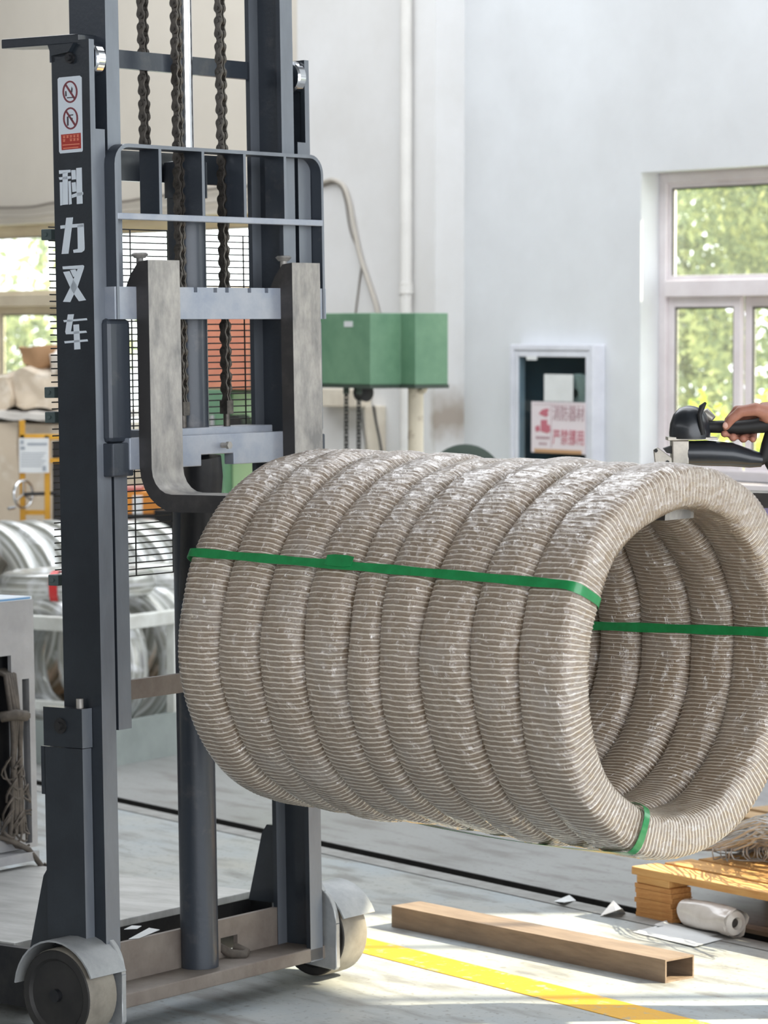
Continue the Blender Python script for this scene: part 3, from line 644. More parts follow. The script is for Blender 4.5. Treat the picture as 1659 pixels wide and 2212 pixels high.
jo = part('strap_joint', mbj, m_strap, s1_); sol = jo.modifiers.new('solid', 'SOLIDIFY'); sol.thickness = 0.001
strap(-1, 8, 'green plastic strap lying level inside the bore of the coil bundle')
strap(281, 246, 'green plastic strap passing under the belly of the coil bundle')
# ------------------------------------------------------------------ windows
m_frame = mat('window_frame', srgb(226, 220, 222), 0.5, 0, srgb(214, 206, 208), 5)
m_framec = mat('window_frame_cream', srgb(226, 214, 190), 0.55, 0, srgb(214, 200, 176), 5)
m_gasket = mat('window_gasket', srgb(70, 72, 66), 0.6)
def glass_mat(name, tint, dust=0.0):
    m = bpy.data.materials.new(name); m.use_nodes = True; nt = m.node_tree; N = nt.nodes; L = nt.links; N.clear()
    o = N.new('ShaderNodeOutputMaterial'); t = N.new('ShaderNodeBsdfTransparent'); t.inputs['Color'].default_value = tint
    g = N.new('ShaderNodeBsdfGlossy'); g.inputs['Roughness'].default_value = 0.03
    lw = N.new('ShaderNodeLayerWeight'); pw_ = N.new('ShaderNodeMath'); pw_.operation = 'POWER'; pw_.inputs[1].default_value = 4.0; L.new(lw.outputs['Facing'], pw_.inputs[0])
    ma = N.new('ShaderNodeMath'); ma.operation = 'MULTIPLY_ADD'; ma.inputs[1].default_value = 0.5; ma.inputs[2].default_value = 0.03; L.new(pw_.outputs[0], ma.inputs[0])
    mx = N.new('ShaderNodeMixShader'); L.new(ma.outputs[0], mx.inputs['Fac']); L.new(t.outputs['BSDF'], mx.inputs[1]); L.new(g.outputs['BSDF'], mx.inputs[2])
    
    if dust:                                                  # a film of dust on the pane scatters the daylight
        tr_ = N.new('ShaderNodeBsdfTranslucent'); tr_.inputs['Color'].default_value = (0.9, 0.9, 0.86, 1); m2 = N.new('ShaderNodeMixShader'); m2.inputs['Fac'].default_value = dust
        L.new(mx.outputs['Shader'], m2.inputs[1]); L.new(tr_.outputs['BSDF'], m2.inputs[2]); L.new(m2.outputs['Shader'], o.inputs['Surface'])
    else: L.new(mx.outputs['Shader'], o.inputs['Surface'])
    return m
m_glass = glass_mat('window_glass', (0.95, 0.97, 0.95, 1), 0.02)
WINN = 0
def window(t0, t1, z0, z1, zt, cols_low, cols_up, m, label):
    """a window: outer frame, transom, sashes with their panes; lower bays from cols_low, upper bays from cols_up (fractions)"""
    global WINN; WINN += 1
    W = thing('window_%d' % WINN, label, 'window', WM, ((t0 + t1) / 2, 0.12, z0), kind='structure')
    y0, y1 = 0.10, 0.16; f = 0.045
    part('window_frame', MB().box(t0, t0 + f, y0, y1, z0, z1).box(t1 - f, t1, y0, y1, z0, z1).box(t0 + f, t1 - f, y0, y1, z0, z0 + f).box(t0 + f, t1 - f, y0, y1, z1 - f, z1).box(t0 + f, t1 - f, y0 - 0.012, y1, zt - 0.035, zt + 0.035), m, W, bev=0.004)
    part('window_sill', MB().box(t0 - 0.0, t1 + 0.0, -0.03, y0, z0 - 0.03, z0), m, W, bev=0.004)
    for cols, za, zb, sash in ((cols_low, z0 + f, zt - 0.035, 0.042), (cols_up, zt + 0.035, z1 - f, 0.02)):
        e = [t0 + f + (t1 - t0 - 2 * f) * c for c in cols]
        for k in range(len(e) - 1):
            a, b = e[k], e[k + 1]; yy = 0.112 if k % 2 == 0 else 0.136
            s_ = part('sash', MB().box(a, a + sash, yy, yy + 0.022, za, zb).box(b - sash, b, yy, yy + 0.022, za, zb).box(a + sash, b - sash, yy, yy + 0.022, za, za + sash).box(a + sash, b - sash, yy, yy + 0.022, zb - sash, zb), m, W, bev=0.002)
            part('gasket', MB().box(a + sash, a + sash + 0.008, yy + 0.004, yy + 0.012, za + sash, zb - sash).box(b - sash - 0.008, b - sash, yy + 0.004, yy + 0.012, za + sash, zb - sash).box(a + sash, b - sash, yy + 0.004, yy + 0.012, zb - sash - 0.008, zb - sash), m_gasket, s_)
            part('pane', MB().box(a + sash, b - sash, yy + 0.009, yy + 0.013, za + sash, zb - sash), m_glass, s_)
    return W
zt1 = wall(1500, 622).z
window(*OPEN[0][:2], OPEN[0][2], OPEN[0][3], wall(50, 648).z, (0, .25, .5, .75, 1), (0, .5, 1), m_framec, 'cream framed window behind the fork truck mast, blown out by daylight')
mu = (wall(1602, 800, 0.12).x - w1a - 0.045) / (w1b - w1a - 0.09)
window(*OPEN[1][:2], OPEN[1][2], OPEN[1][3], zt1, (0, mu, 2 * mu, 3 * mu, 1), (0, 1), m_frame, 'pinkish white window above the workbench, leaves behind its panes')
window(*OPEN[2][:2], 2.75, 4.95, 3.3, (0, .34, .67, 1), (0, .2, .46, .73, 1), m_frame, 'white framed clerestory window letting the sun onto the floor')
window(*OPEN[2][:2], 0.95, 2.35, 1.95, (0, .34, .67, 1), (0, .5, 1), m_frame, 'white framed window below the clerestory window')

# ------------------------------------------------------------------ things on the wall
m_pipe = mat('pvc_pipe', srgb(222, 220, 216), 0.45, 0, srgb(208, 206, 202), 3)
m_cablew = mat('old_white_cable', srgb(176, 170, 160), 0.6)
m_cabled = mat('grey_cable', srgb(120, 112, 104), 0.6)
PO = -pd - 0.03
a = wall(877, 400, PO); pz0, pz1 = wall(877, 632, PO).z, wall(877, 614, PO).z
dp = thing('downpipe', 'white plastic downpipe running up the wall beside the pilaster', 'pipe', WM, (a.x, PO, 0))
part('pipe', MB().cyl((a.x, PO, 0.0), (a.x, PO, ROOFZ), 0.028, n=20), m_pipe, dp, smooth=40)
part('coupling', MB().cyl((a.x, PO, pz0), (a.x, PO, pz1), 0.0325, n=20).cyl((a.x, PO, pz0 - 0.004), (a.x, PO, pz0), 0.034, n=20).cyl((a.x, PO, pz1), (a.x, PO, pz1 + 0.004), 0.034, n=20), m_pipe, dp, smooth=40)
def wall_path(pts, off=-0.02): return [wall(x, y, off) for x, y in pts]
def smooth_path(pts, n=6):
    P = [pts[0]] + list(pts) + [pts[-1]]; out = []
    for i in range(1, len(P) - 2):
        for k in range(n):
            t = k / n; p0, p1, p2, p3 = (Vector(P[i - 1]), Vector(P[i]), Vector(P[i + 1]), Vector(P[i + 2]))
            out.append(0.5 * ((2 * p1) + (p2 - p0) * t + (2 * p0 - 5 * p1 + 4 * p2 - p3) * t * t + (3 * p1 - p0 - 3 * p2 + p3) * t ** 3))
    out.append(Vector(P[-1])); return out
solo('cable', MB().tube(smooth_path(wall_path([(693, 396), (706, 391), (720, 389), (742, 402), (755, 440), (766, 500), (780, 560), (798, 615), (816, 676), (822, 760)], -pd - 0.014)), 0.0105, 8), m_cablew, WM, 'thick old cable curving down the wall to the green gearbox', 'cable', smooth=60)
solo('cable', MB().tube(smooth_path(wall_path([(696, 402), (730, 396), (745, 430), (757, 500), (780, 558), (776, 610), (768, 676), (760, 760)], -pd - 0.005)), 0.004, 6), m_cabled, WM, 'thin grey cable hanging on the wall behind the thick one', 'cable', smooth=60)
solo('cable', MB().tube(smooth_path(wall_path([(-120, 448), (50, 448), (119, 438), (190, 437), (262, 436), (320, 427), (400, 416), (500, 404), (650, 398)])), 0.007, 6), m_cabled, WM, 'dark cable sagging along the warm-tinted wall above the window', 'cable', smooth=60)
solo('cable', MB().tube(smooth_path(wall_path([(-120, 470), (60, 468), (119, 462), (262, 458), (378, 446), (520, 432), (650, 424)])), 0.006, 6), m_cablew, WM, 'pale cable sagging just above the window head', 'cable', smooth=60)
# electrical box and duct under the green gearbox
e0, e1 = wall(728, 838, -pd), wall(803, 880, -pd)
jb = thing('junction_box', 'cream electrical box on the wall behind the hanging chains', 'electrical box', WM, ((e0.x + e1.x) / 2, -pd - 0.04, e1.z))
m_cream = mat('cream_plastic', srgb(222, 214, 198), 0.5, 0, srgb(206, 196, 180), 8)
part('box', MB().box(e0.x, e1.x, -pd - 0.09, -pd, e1.z, e0.z), m_cream, jb, bev=0.006)
g0, g1 = wall(704, 840, -pd), wall(736, 866, -pd)
part('terminal_cover', MB().box(g0.x, g1.x + 0.02, -pd - 0.06, -pd, g1.z, g0.z), mat('terminal_beige', srgb(168, 152, 136), 0.6), jb, bev=0.004)
part('conduit', MB().box(wall(806, 900, -pd).x, wall(834, 900, -pd).x, -pd - 0.05, -pd, 0.2, wall(820, 876, -pd).z), m_cream, jb, bev=0.004)
part('lead', MB().tube(smooth_path(wall_path([(806, 876), (812, 910), (820, 950), (826, 990), (830, 1040)], -pd - 0.06)), 0.006, 6), m_black, jb, smooth=60)
part('lead', MB().tube(smooth_path(wall_path([(778, 880), (784, 920), (790, 960), (794, 1010)], -pd - 0.06)), 0.003, 6), m_black, jb, smooth=60)
# fire equipment cabinet
f0, f1 = wall(1127, 748), wall(1308, 748); fz1 = wall(1220, 744).z; fz0 = fz1 - 0.78
FC = thing('fire_cabinet', 'white framed fire equipment cabinet with a dark glass door', 'cabinet', WM, ((f0.x + f1.x) / 2, 0, fz0))
m_cab = mat('cabinet_white', srgb(222, 224, 232), 0.45, 0, srgb(206, 208, 216), 6)
m_cabin = mat('cabinet_dark_inside', srgb(26, 40, 50), 0.6, 0, srgb(38, 52, 60), 6)
W_, Zc = 0.045, 0.0
def frame_boxes(x0, x1, z0, z1, w, ya, yb): return MB().box(x0, x0 + w, ya, yb, z0, z1).box(x1 - w, x1, ya, yb, z0, z1).box(x0 + w, x1 - w, ya, yb, z0, z0 + w).box(x0 + w, x1 - w, ya, yb, z1 - w, z1)
part('cabinet_frame', frame_boxes(f0.x, f1.x, fz0, fz1, 0.026, -0.07, 0), m_cab, FC, bev=0.004)
dr = part('door', frame_boxes(f0.x + 0.028, f1.x - 0.028, fz0 + 0.028, fz1 - 0.028, 0.026, -0.066, -0.05), m_cab, FC, bev=0.003)
part('pane', MB().box(f0.x + 0.052, f1.x - 0.052, -0.060, -0.057, fz0 + 0.052, fz1 - 0.052), glass_mat('cabinet_glass', (0.8, 0.88, 0.9, 1)), dr)
part('back_panel', MB().box(f0.x + 0.03, f1.x - 0.03, -0.006, -0.001, fz0 + 0.03, fz1 - 0.03), m_cabin, FC)
m_hose = mat('canvas_hose', srgb(176, 172, 160), 0.8, 0, srgb(150, 146, 136), 12, bump=0.15)
hx = wall(1262, 850).x; hz = wall(1262, 860).z
part('rolled_hose', MB().lathe([(0.02, -0.02), (0.08, -0.02), (0.085, -0.012), (0.085, 0.012), (0.08, 0.02), (0.02, 0.02)], (hx, -0.03, hz + 0.02), 'y', 32).box(hx - 0.07, hx + 0.075, -0.045, -0.02, hz - 0.10, hz + 0.0), m_hose, FC, smooth=40)
m_paper = mat('white_paper', srgb(222, 224, 224), 0.8, 0, srgb(210, 212, 212), 5)
p0, p1 = wall(1176, 808, -0.067), wall(1238, 868, -0.067)
part('notice_paper', MB().box(p0.x, p1.x, -0.0685, -0.067, p1.z, p0.z), m_paper, dr)
q0_, q1_ = wall(1149, 867, -0.07), wall(1265, 982, -0.07)
m_sign = mat('sign_pinkish', srgb(222, 212, 216), 0.5)
sg = part('fire_sign', MB().box(q0_.x, q1_.x, -0.073, -0.0685, q1_.z, q0_.z), m_sign, dr, label='faded fire equipment sign with red lettering')
m_signred = mat('sign_red', srgb(190, 110, 124), 0.6); m_signdk = mat('sign_grey_red', srgb(170, 138, 146), 0.6); m_signor = mat('sign_ochre', srgb(190, 150, 112), 0.6)
def sgp(u, v): return (q0_.x + (q1_.x - q0_.x) * u, q0_.z + (q1_.z - q0_.z) * v)
def sbox(mb, u0, v0, u1, v1):
    a, b = sgp(u0, v0), sgp(u1, v1); mb.box(a[0], b[0], -0.0738, -0.0728, b[1], a[1])
mb = MB(); sbox(mb, 0.06, 0.925, 0.94, 1.0); part('sign_band', mb, m_signor, sg)
mb = MB(); sbox(mb, 0.04, 0.05, 0.96, 0.056); sbox(mb, 0.372, 0.06, 0.38, 0.9); part('sign_lines', mb, m_signdk, sg, kind='stuff')
mb = MB()
for poly in ([(0.14, 0.24), (0.2, 0.16), (0.29, 0.13), (0.34, 0.15), (0.30, 0.22), (0.33, 0.25), (0.28, 0.30), (0.2, 0.27)], [(0.18, 0.36), (0.3, 0.35), (0.3, 0.45), (0.35, 0.45), (0.36, 0.58), (0.3, 0.62), (0.18, 0.58)], [(0.07, 0.5), (0.15, 0.46), (0.17, 0.57), (0.09, 0.6)]):
    mb.prism([sgp(*p) for p in poly], 'y', -0.0738, -0.0728)
part('sign_pictogram', mb, m_signred, sg, kind='stuff')
def text_mesh(name, body, size, origin, ux, uz, m, parent, thick=0.0006):
    """lettering as a flat mesh laid on a plane, origin = lower left, ux/uz = directions in the parent's frame"""
    cu = bpy.data.curves.new(name, 'FONT'); cu.body = body; cu.size = size; cu.extrude = thick
    to = bpy.data.objects.new(name, cu); col.objects.link(to)
    dg = bpy.context.evaluated_depsgraph_get(); me = bpy.data.meshes.new_from_object(to.evaluated_get(dg)); bpy.data.objects.remove(to)
    ux, uz = Vector(ux), Vector(uz); nn = ux.cross(uz)
    xs = [v.co.x for v in me.vertices] or [0]; w = max(xs) - min(xs)
    root = parent
    while root.parent: root = root.parent
    b = Vector(root['_b'])
    for v in me.vertices: c = v.co.copy(); v.co = Vector(origin) + ux * (c.x - min(xs)) + uz * c.y + nn * c.z - b
    me.materials.append(m); o = bpy.data.objects.new(name, me); col.objects.link(o); o.parent = parent
    o['kind'] = 'stuff'
    return o, w
sw = abs(q1_.x - q0_.x)
text_mesh('sign_lettering', '消防器材', sw * 0.148, (sgp(0.405, 0.335)[0], -0.0738, sgp(0, 0.335)[1]), (1, 0, 0), (0, 0, 1.35), m_signdk, sg)
text_mesh('sign_lettering', '严禁挪用', sw * 0.148, (sgp(0.405, 0.80)[0], -0.0738, sgp(0, 0.80)[1]), (1, 0, 0), (0, 0, 1.35), m_signred, sg)
mb = MB()
for k in range(5): sbox(mb, 0.09 + 0.052 * k, 0.68, 0.13 + 0.052 * k, 0.735)
for k in range(3): sbox(mb, 0.15 + 0.052 * k, 0.80, 0.185 + 0.052 * k, 0.85)
part('sign_small_print', mb, m_signdk, sg, kind='stuff')
p0, p1 = wall(1138, 769, -0.067), wall(1160, 778, -0.067)
part('tag', MB().box(p0.x, p1.x, -0.069, -0.0665, p1.z, p0.z), m_paper, dr)

# ------------------------------------------------------------------ green gearbox on a post
m_green = mat('machine_green', srgb(94, 134, 106), 0.45, 0, srgb(112, 150, 120), 7, bump=0.03)
m_dkgreen = mat('dark_green', srgb(52, 66, 56), 0.5, 0, srgb(62, 76, 66), 9)
IW = WM.inverted(); c0 = IW @ at_depth(800, 760, 12.3); x1_, yA_ = c0.x, c0.y
yB_ = hit(WM, 865, 760, 0, x1_).y; x2_ = hit(WM, 897, 760, 1, yB_).x; yD_ = hit(WM, 968, 760, 0, x2_).y; xa_ = hit(WM, 640, 760, 1, yA_).x
gz1 = hit(WM, 800, 676, 0, x1_).z; gz0 = hit(WM, 800, 836, 0, x1_).z
post = hit(WM, 898, 900, 1, (yB_ + yD_) / 2)
GM = thing('gearbox_machine', 'green stepped gearbox housing raised on a rusty cream post', 'machine', WM, (post.x, post.y, 0))
poly = [(xa_, yA_), (x1_, yA_), (x1_, yB_), (x2_, yB_), (x2_, yD_), (xa_, yD_)]
hs = part('housing', MB().prism(poly, 'z', gz0 + 0.008, gz1), m_green, GM, bev=0.003)
e_ = 0.006
part('flange', MB().prism([(xa_ - e_, yA_ - e_), (x1_ + e_, yA_ - e_), (x1_ + e_, yB_ - e_), (x2_ + e_, yB_ - e_), (x2_ + e_, yD_), (xa_ - e_, yD_)], 'z', gz0 - 0.006, gz0 + 0.008), m_dkgreen, GM)
t0_, t1_ = hit(WM, 744, 694, 1, yA_), hit(WM, 762, 706, 1, yA_)
part('plate_label', MB().box(t0_.x, t1_.x, yA_ - 0.002, yA_, t1_.z, t0_.z), m_paper, hs)
m_post = mat('rusty_cream_pipe', srgb(216, 206, 184), 0.6, 0, srgb(140, 118, 96), 14, 0.55, 0.75, bump=0.1)
part('post', MB().cyl((post.x, post.y, 0), (post.x, post.y, gz0), 0.030, n=20), m_post, GM, smooth=40)
part('post_elbow', MB().tube([(post.x + 0.02, post.y, gz0 - 0.02), (post.x + 0.05, post.y, gz0 - 0.016), (post.x + 0.06, post.y, gz0)], 0.012, 8), m_post, GM, smooth=50)
part('post_foot', MB().box(post.x - 0.09, post.x + 0.09, post.y - 0.09, post.y + 0.09, 0, 0.015), m_dkgreen, GM)
part('rear_post', MB().cyl((xa_ + 0.03, yA_ + 0.05, 0), (xa_ + 0.03, yA_ + 0.05, gz0), 0.03, n=16), m_dkgreen, GM, smooth=40)
for px in (748, 775):
    c = hit(WM, px, 850, 1, yA_ + 0.06); r_ = 0.0055; pts = []
    ch_ = part('hanging_chain', MB().cyl((c.x, c.y, gz0 - 0.03), (c.x, c.y, gz0 + 0.01), 0.012, n=10), m_dkgreen, GM, smooth=40)
    lk = MB()
    for k in range(46):
        z = gz0 - 0.01 - k * 0.0145; d = (0.008, 0) if k % 2 else (0, 0.008)
        lk.tube([(c.x - d[0], c.y - d[1], z), (c.x - d[0], c.y - d[1], z - 0.011), (c.x + d[0], c.y + d[1], z - 0.011), (c.x + d[0], c.y + d[1], z)], 0.0040, 4, closed=True)
    part('links', lk, m_mesh, ch_, kind='stuff')
c = hit(WM, 785, 850, 1, yA_ + 0.1)
part('sheave', MB().lathe([(0.0005, -0.02), (0.035, -0.02), (0.03, 0), (0.035, 0.02), (0.0005, 0.02)], (c.x, c.y, gz0 - 0.025), 'x', 20), m_black, GM, smooth=40)
# dark green drum showing over the bundle
dc = at_depth(1005, 1046, 11.6); DM = gframe(dc, radians(0))
DT = thing('cable_drum', 'dark green round drum standing below the pilaster', 'drum', DM, (0, 0, 0))
dz = dc.z
part('drum', MB().lathe([(0.0005, -0.06), (0.13, -0.06), (0.142, -0.055), (0.142, -0.045), (0.12, -0.04), (0.12, 0.04), (0.142, 0.045), (0.142, 0.055), (0.13, 0.06), (0.0005, 0.06)], (0, 0, dz), 'y', 40), m_dkgreen, DT, smooth=35)
part('stand', MB().prism([(-0.2, 0), (-0.15, 0), (0.0, dz - 0.03), (0.15, 0), (0.2, 0), (0.03, dz + 0.02), (-0.03, dz + 0.02)], 'y', 0.062, 0.082).prism([(-0.2, 0), (-0.15, 0), (0.0, dz - 0.03), (0.15, 0), (0.2, 0), (0.03, dz + 0.02), (-0.03, dz + 0.02)], 'y', -0.082, -0.062).cyl((0, -0.09, dz), (0, 0.09, dz), 0.015, n=12), m_dkgreen, DT)

# ------------------------------------------------------------------ silver wire coils, racks
def silver_mat(name, ca, cb):
    m = mat(name, ca, 0.3, 0.35, None, 3, coat=1.0); nt = m.node_tree; N = nt.nodes; L = nt.links; p = N['Principled BSDF']
    tc = N.new('ShaderNodeTexCoord'); sp = N.new('ShaderNodeSeparateXYZ'); L.new(tc.outputs['Object'], sp.inputs['Vector'])
    yz = N.new('ShaderNodeCombineXYZ'); L.new(sp.outputs['Y'], yz.inputs['Y']); L.new(sp.outputs['Z'], yz.inputs['Z'])
    ln = N.new('ShaderNodeVectorMath'); ln.operation = 'LENGTH'; L.new(yz.outputs['Vector'], ln.inputs[0])
    cv = N.new('ShaderNodeCombineXYZ'); L.new(sp.outputs['X'], cv.inputs['X']); L.new(ln.outputs['Value'], cv.inputs['Y'])
    n1 = N.new('ShaderNodeTexNoise'); n1.inputs['Scale'].default_value = 60; n1.inputs['Detail'].default_value = 3; L.new(cv.outputs['Vector'], n1.inputs['Vector'])
    n3 = N.new('ShaderNodeTexNoise'); n3.inputs['Scale'].default_value = 9; n3.inputs['Detail'].default_value = 4; n3.inputs['Distortion'].default_value = 1.0; L.new(tc.outputs['Object'], n3.inputs['Vector'])
    cr = N.new('ShaderNodeValToRGB'); e = cr.color_ramp.elements; e[0].position = 0.38; e[0].color = cb; e[1].position = 0.62; e[1].color = ca; L.new(n1.outputs['Fac'], cr.inputs['Fac'])
    mr = N.new('ShaderNodeMapRange'); mr.inputs['From Min'].default_value = 0.5; mr.inputs['From Max'].default_value = 0.7; L.new(n3.outputs['Fac'], mr.inputs['Value'])
    mx = N.new('ShaderNodeMix'); mx.data_type = 'RGBA'; L.new(mr.outputs['Result'], mx.inputs['Factor']); L.new(cr.outputs['Color'], mx.inputs['A']); mx.inputs['B'].default_value = srgb(236, 238, 240); L.new(mx.outputs['Result'], p.inputs['Base Color'])
    bu = N.new('ShaderNodeBump'); bu.inputs['Strength'].default_value = 0.5; bu.inputs['Distance'].default_value = 0.02; L.new(n3.outputs['Fac'], bu.inputs['Height']); L.new(bu.outputs['Normal'], p.inputs['Coat Normal'])
    b2 = N.new('ShaderNodeBump'); b2.inputs['Strength'].default_value = 0.6; b2.inputs['Distance'].default_value = 0.006; L.new(n1.outputs['Fac'], b2.inputs['Height']); L.new(b2.outputs['Normal'], p.inputs['Normal'])
    return m
m_silver = silver_mat('film_over_bright_wire', srgb(222, 224, 222), srgb(150, 150, 140))
m_redstrap = mat('red_strap', srgb(196, 44, 44), 0.4, coat=0.3)
def ring_mesh(name, R, r, w, m, seed=1, NT=72, NM=14, lump=0.003, wires=True):
    rc = random.Random(seed); k1, k2, k3 = (rc.uniform(0, 6) for _ in range(3)); mb = MB(); vs = []; fs = []; ex = 2 / 2.6
    for j in range(NT):
        th = 2 * pi * j / NT
        for i in range(NM):
            f = 2 * pi * i / NM; c_, s_ = cos(f), sin(f); cx_ = math.copysign(abs(c_) ** ex, c_); sy_ = math.copysign(abs(s_) ** ex, s_)
            d = lump * (sin(7 * th + k1 + 2 * i) * 0.5 + sin(11 * th + k2 - 3 * i) * 0.5 + 0.6 * sin(3 * i + k3))
            rr2 = R + (r + d) * sy_; vs.append((cx_ * (w / 2 + d * 0.5), rr2 * cos(th), rr2 * sin(th)))
    for j in range(NT):
        for i in range(NM):
            fs.append((j * NM + i, j * NM + (i + 1) % NM, ((j + 1) % NT) * NM + (i + 1) % NM, ((j + 1) % NT) * NM + i))
    mb.add(vs, fs); return mesh_of(name, mb, m, smooth=60)
def band_mesh(R, r, w, th, bw=0.03):
    mb = MB(); vs = []; fs = []; K = 16; ex = 2 / 2.6
    for k in range(K):
        f = 2 * pi * k / K; c_, s_ = cos(f), sin(f); x = math.copysign(abs(c_) ** ex, c_) * (w / 2 + 0.008); rr2 = R + (r + 0.008) * math.copysign(abs(s_) ** ex, s_)
        for s in (-1, 1):
            t = th + s * bw / 2 / (R + r); vs.append((x, rr2 * cos(t), rr2 * sin(t)))
    for k in range(K): a = 2 * k; b = 2 * ((k + 1) % K); fs.append((a, b, b + 1, a + 1))
    return mesh_of('red_strap', mb.add(vs, fs), m_redstrap, smooth=60)
SR, Sr, Sw = 0.235, 0.05, 0.105
ring_a = [ring_mesh('silver_coil', SR, Sr, Sw, m_silver, s) for s in (1, 2, 3)]
band_a = {}
def silver_coil(M, label, group, k=0, straps=()):
    o = bpy.data.objects.new('silver_coil', ring_a[k % 3]); col.objects.link(o); o.matrix_world = M; tag(o, label, 'wire coil', group)
    for th in straps:
        if th not in band_a: band_a[th] = band_mesh(SR, Sr, Sw, radians(th))
        b = bpy.data.objects.new('red_strap', band_a[th]); col.objects.link(b); b.parent = o
    return o
def axis_frame(p, ang, spin=0, tilt=0): return Matrix.Translation(p) @ Matrix.Rotation(ang, 4, 'Z') @ Matrix.Rotation(tilt, 4, 'Y') @ Matrix.Rotation(spin, 4, 'X')
# rack corner stands on the floor at the foot of the pale steel tray
rk = floor_pt(215, 1662); RA = radians(-32); RM = gframe(rk, RA)
m_rack = mat('rack_white', srgb(222, 224, 218), 0.5, 0, srgb(198, 198, 190), 8, bump=0.04)
m_tray = mat('tray_grey_green', srgb(158, 166, 162), 0.5, 0.05, srgb(140, 148, 144), 4)
RK = thing('coil_rack', 'white steel coil rack with a grey-green tray at its foot', 'rack', RM)
zr = 0.475
part('tray', MB().box(-0.95, 0.0, 0, 0.02, 0, 0.155).box(-0.02, 0.0, 0.02, 1.5, 0, 0.155).box(-0.95, -0.93, 0.02, 1.5, 0, 0.155).box(-0.93, -0.02, 0.02, 1.5, 0.0, 0.03), m_tray, RK, weld=True)
for x in (-0.93, -0.02):
    for y in (0.02, 0.47, 0.98, 1.46): part('post', MB().box(x - 0.018, x + 0.018, y - 0.018, y + 0.018, 0.03, zr), m_rack, RK, bev=0.003)
part('rail', MB().box(-0.95, 0.0, 0.0, 0.04, zr, zr + 0.05), m_rack, RK, bev=0.004)
part('rail', MB().box(-0.04, 0.0, 0.04, 1.5, zr, zr + 0.05), m_rack, RK, bev=0.004)
part('rail', MB().box(-0.95, -0.91, 0.04, 1.5, zr, zr + 0.05), m_rack, RK, bev=0.004)
part('lower_rail', MB().box(-0.95, 0.0, 0.004, 0.034, 0.19, 0.225), m_rack, RK, bev=0.004)
zc = 0.03 + SR + Sr + 0.005
row = [('silver wire coil in the rack closest to its corner post, red strap over its top', (-0.36, 0.13), (70,)), ('silver wire coil second from the tray front in the rack', (-0.36, 0.25), ()), ('silver wire coil third from the tray front in the rack', (-0.36, 0.37), (40,)),
       ('silver wire coil fourth from the tray front in the rack', (-0.36, 0.62), ()), ('silver wire coil fifth from the tray front in the rack', (-0.36, 0.75), (100,)), ('rearmost silver wire coil standing in the rack', (-0.36, 0.90), ())]
for k, (lb_, (x, y), stp) in enumerate(row):
    silver_coil(RM @ axis_frame((x, y, zc), radians(90), spin=0.3 * k), lb_, 'silver coils standing in the rack', k, [s_ for s_ in stp])
# layer of film-wrapped coils lying on the rails
for k, (x, y, z, lb_) in enumerate(((-0.36, 0.35, zr + 0.140, 'silver wire coil lying flat on the rack, under white film'), (-0.42, 0.95, zr + 0.140, 'silver wire coil lying flat at the rear of the rack'))):
    silver_coil(RM @ axis_frame((x, y, z), 0.4 * k, tilt=radians(88 + 2 * k)), lb_, 'silver coils lying on the rack', k, (160,) if k == 0 else ())
# row of standing coils behind the rack
r0 = at_depth(-30, 1200, 12.6); r0.z = 0; RWM = gframe(r0, radians(8))
ordn = ['first', 'second', 'third', 'fourth', 'fifth', 'sixth', 'seventh', 'eighth']
BRING = [ring_mesh('silver_coil', 0.30, 0.055, 0.086, m_silver, s, lump=0.002) for s in (5, 6)]
for k in range(8):
    o = bpy.data.objects.new('silver_coil', BRING[k % 2]); col.objects.link(o)
    o.matrix_world = RWM @ axis_frame((0.088 * k, 0.0, 0.355 + 0.085), radians(38), spin=0.8 * k); tag(o, 'big silver wire coil standing on a board behind the rack, %s of eight' % ordn[k], 'wire coil', 'big silver coils standing behind the rack')
m_wood = mat('rough_wood', srgb(196, 150, 96), 0.75, 0, srgb(160, 112, 66), 5, bump=0.15, bscale=25, stretch=(1, 9, 9))
solo('floor_board', MB().box(-0.35, 1.0, -0.34, 0.34, 0, 0.08), m_wood, RWM, 'thick wooden board carrying the big standing coils', 'board', bev=0.004)
# yellow stand with a hand wheel and a notice
m_yel = mat('machine_yellow', srgb(212, 158, 40), 0.5, 0, srgb(190, 136, 34), 6)
ys = at_depth(76, 1000, 13.2); ys.z = 0; YM = gframe(ys, 0)
def yl(px, py): q = hit(YM, px, py, 1, 0.0); return q
YS = thing('winding_stand', 'yellow steel stand with a chrome hand wheel and a printed notice', 'machine', YM)
for px in (48.5, 102): x = yl(px, 1000).x; part('post', MB().box(x - 0.011, x + 0.011, -0.012, 0.012, 0, yl(px, 908).z if px < 60 else yl(px, 940).z), m_yel, YS, bev=0.002)
part('top_rail', MB().box(yl(44, 1000).x, yl(190, 1000).x, -0.012, 0.012, yl(0, 950).z, yl(0, 938).z), m_yel, YS, bev=0.002)
part('mid_rail', MB().box(yl(98, 1000).x, yl(190, 1000).x, -0.010, 0.012, yl(0, 1000).z, yl(0, 990).z), m_yel, YS, bev=0.002)
part('low_rail', MB().box(yl(46, 1000).x, yl(104, 1000).x, -0.008, 0.01, yl(0, 1112).z, yl(0, 1102).z), m_yel, YS)
part('gear_case', MB().box(yl(112, 0 + 1000).x, yl(190, 1000).x, 0.02, 0.2, yl(0, 1140).z, yl(0, 955).z), m_black, YS, bev=0.004)
n0, n1 = yl(42, 946), yl(107, 1021)
nt_ = part('notice', MB().box(n0.x, n1.x, -0.018, -0.014, n1.z, n0.z), m_paper, YS)
mb = MB(); nw, nh = n1.x - n0.x, n0.z - n1.z
def nb(u0, v0, u1, v1): mb.box(n0.x + nw * u0, n0.x + nw * u1, -0.0188, -0.0178, n0.z - nh * v1, n0.z - nh * v0)
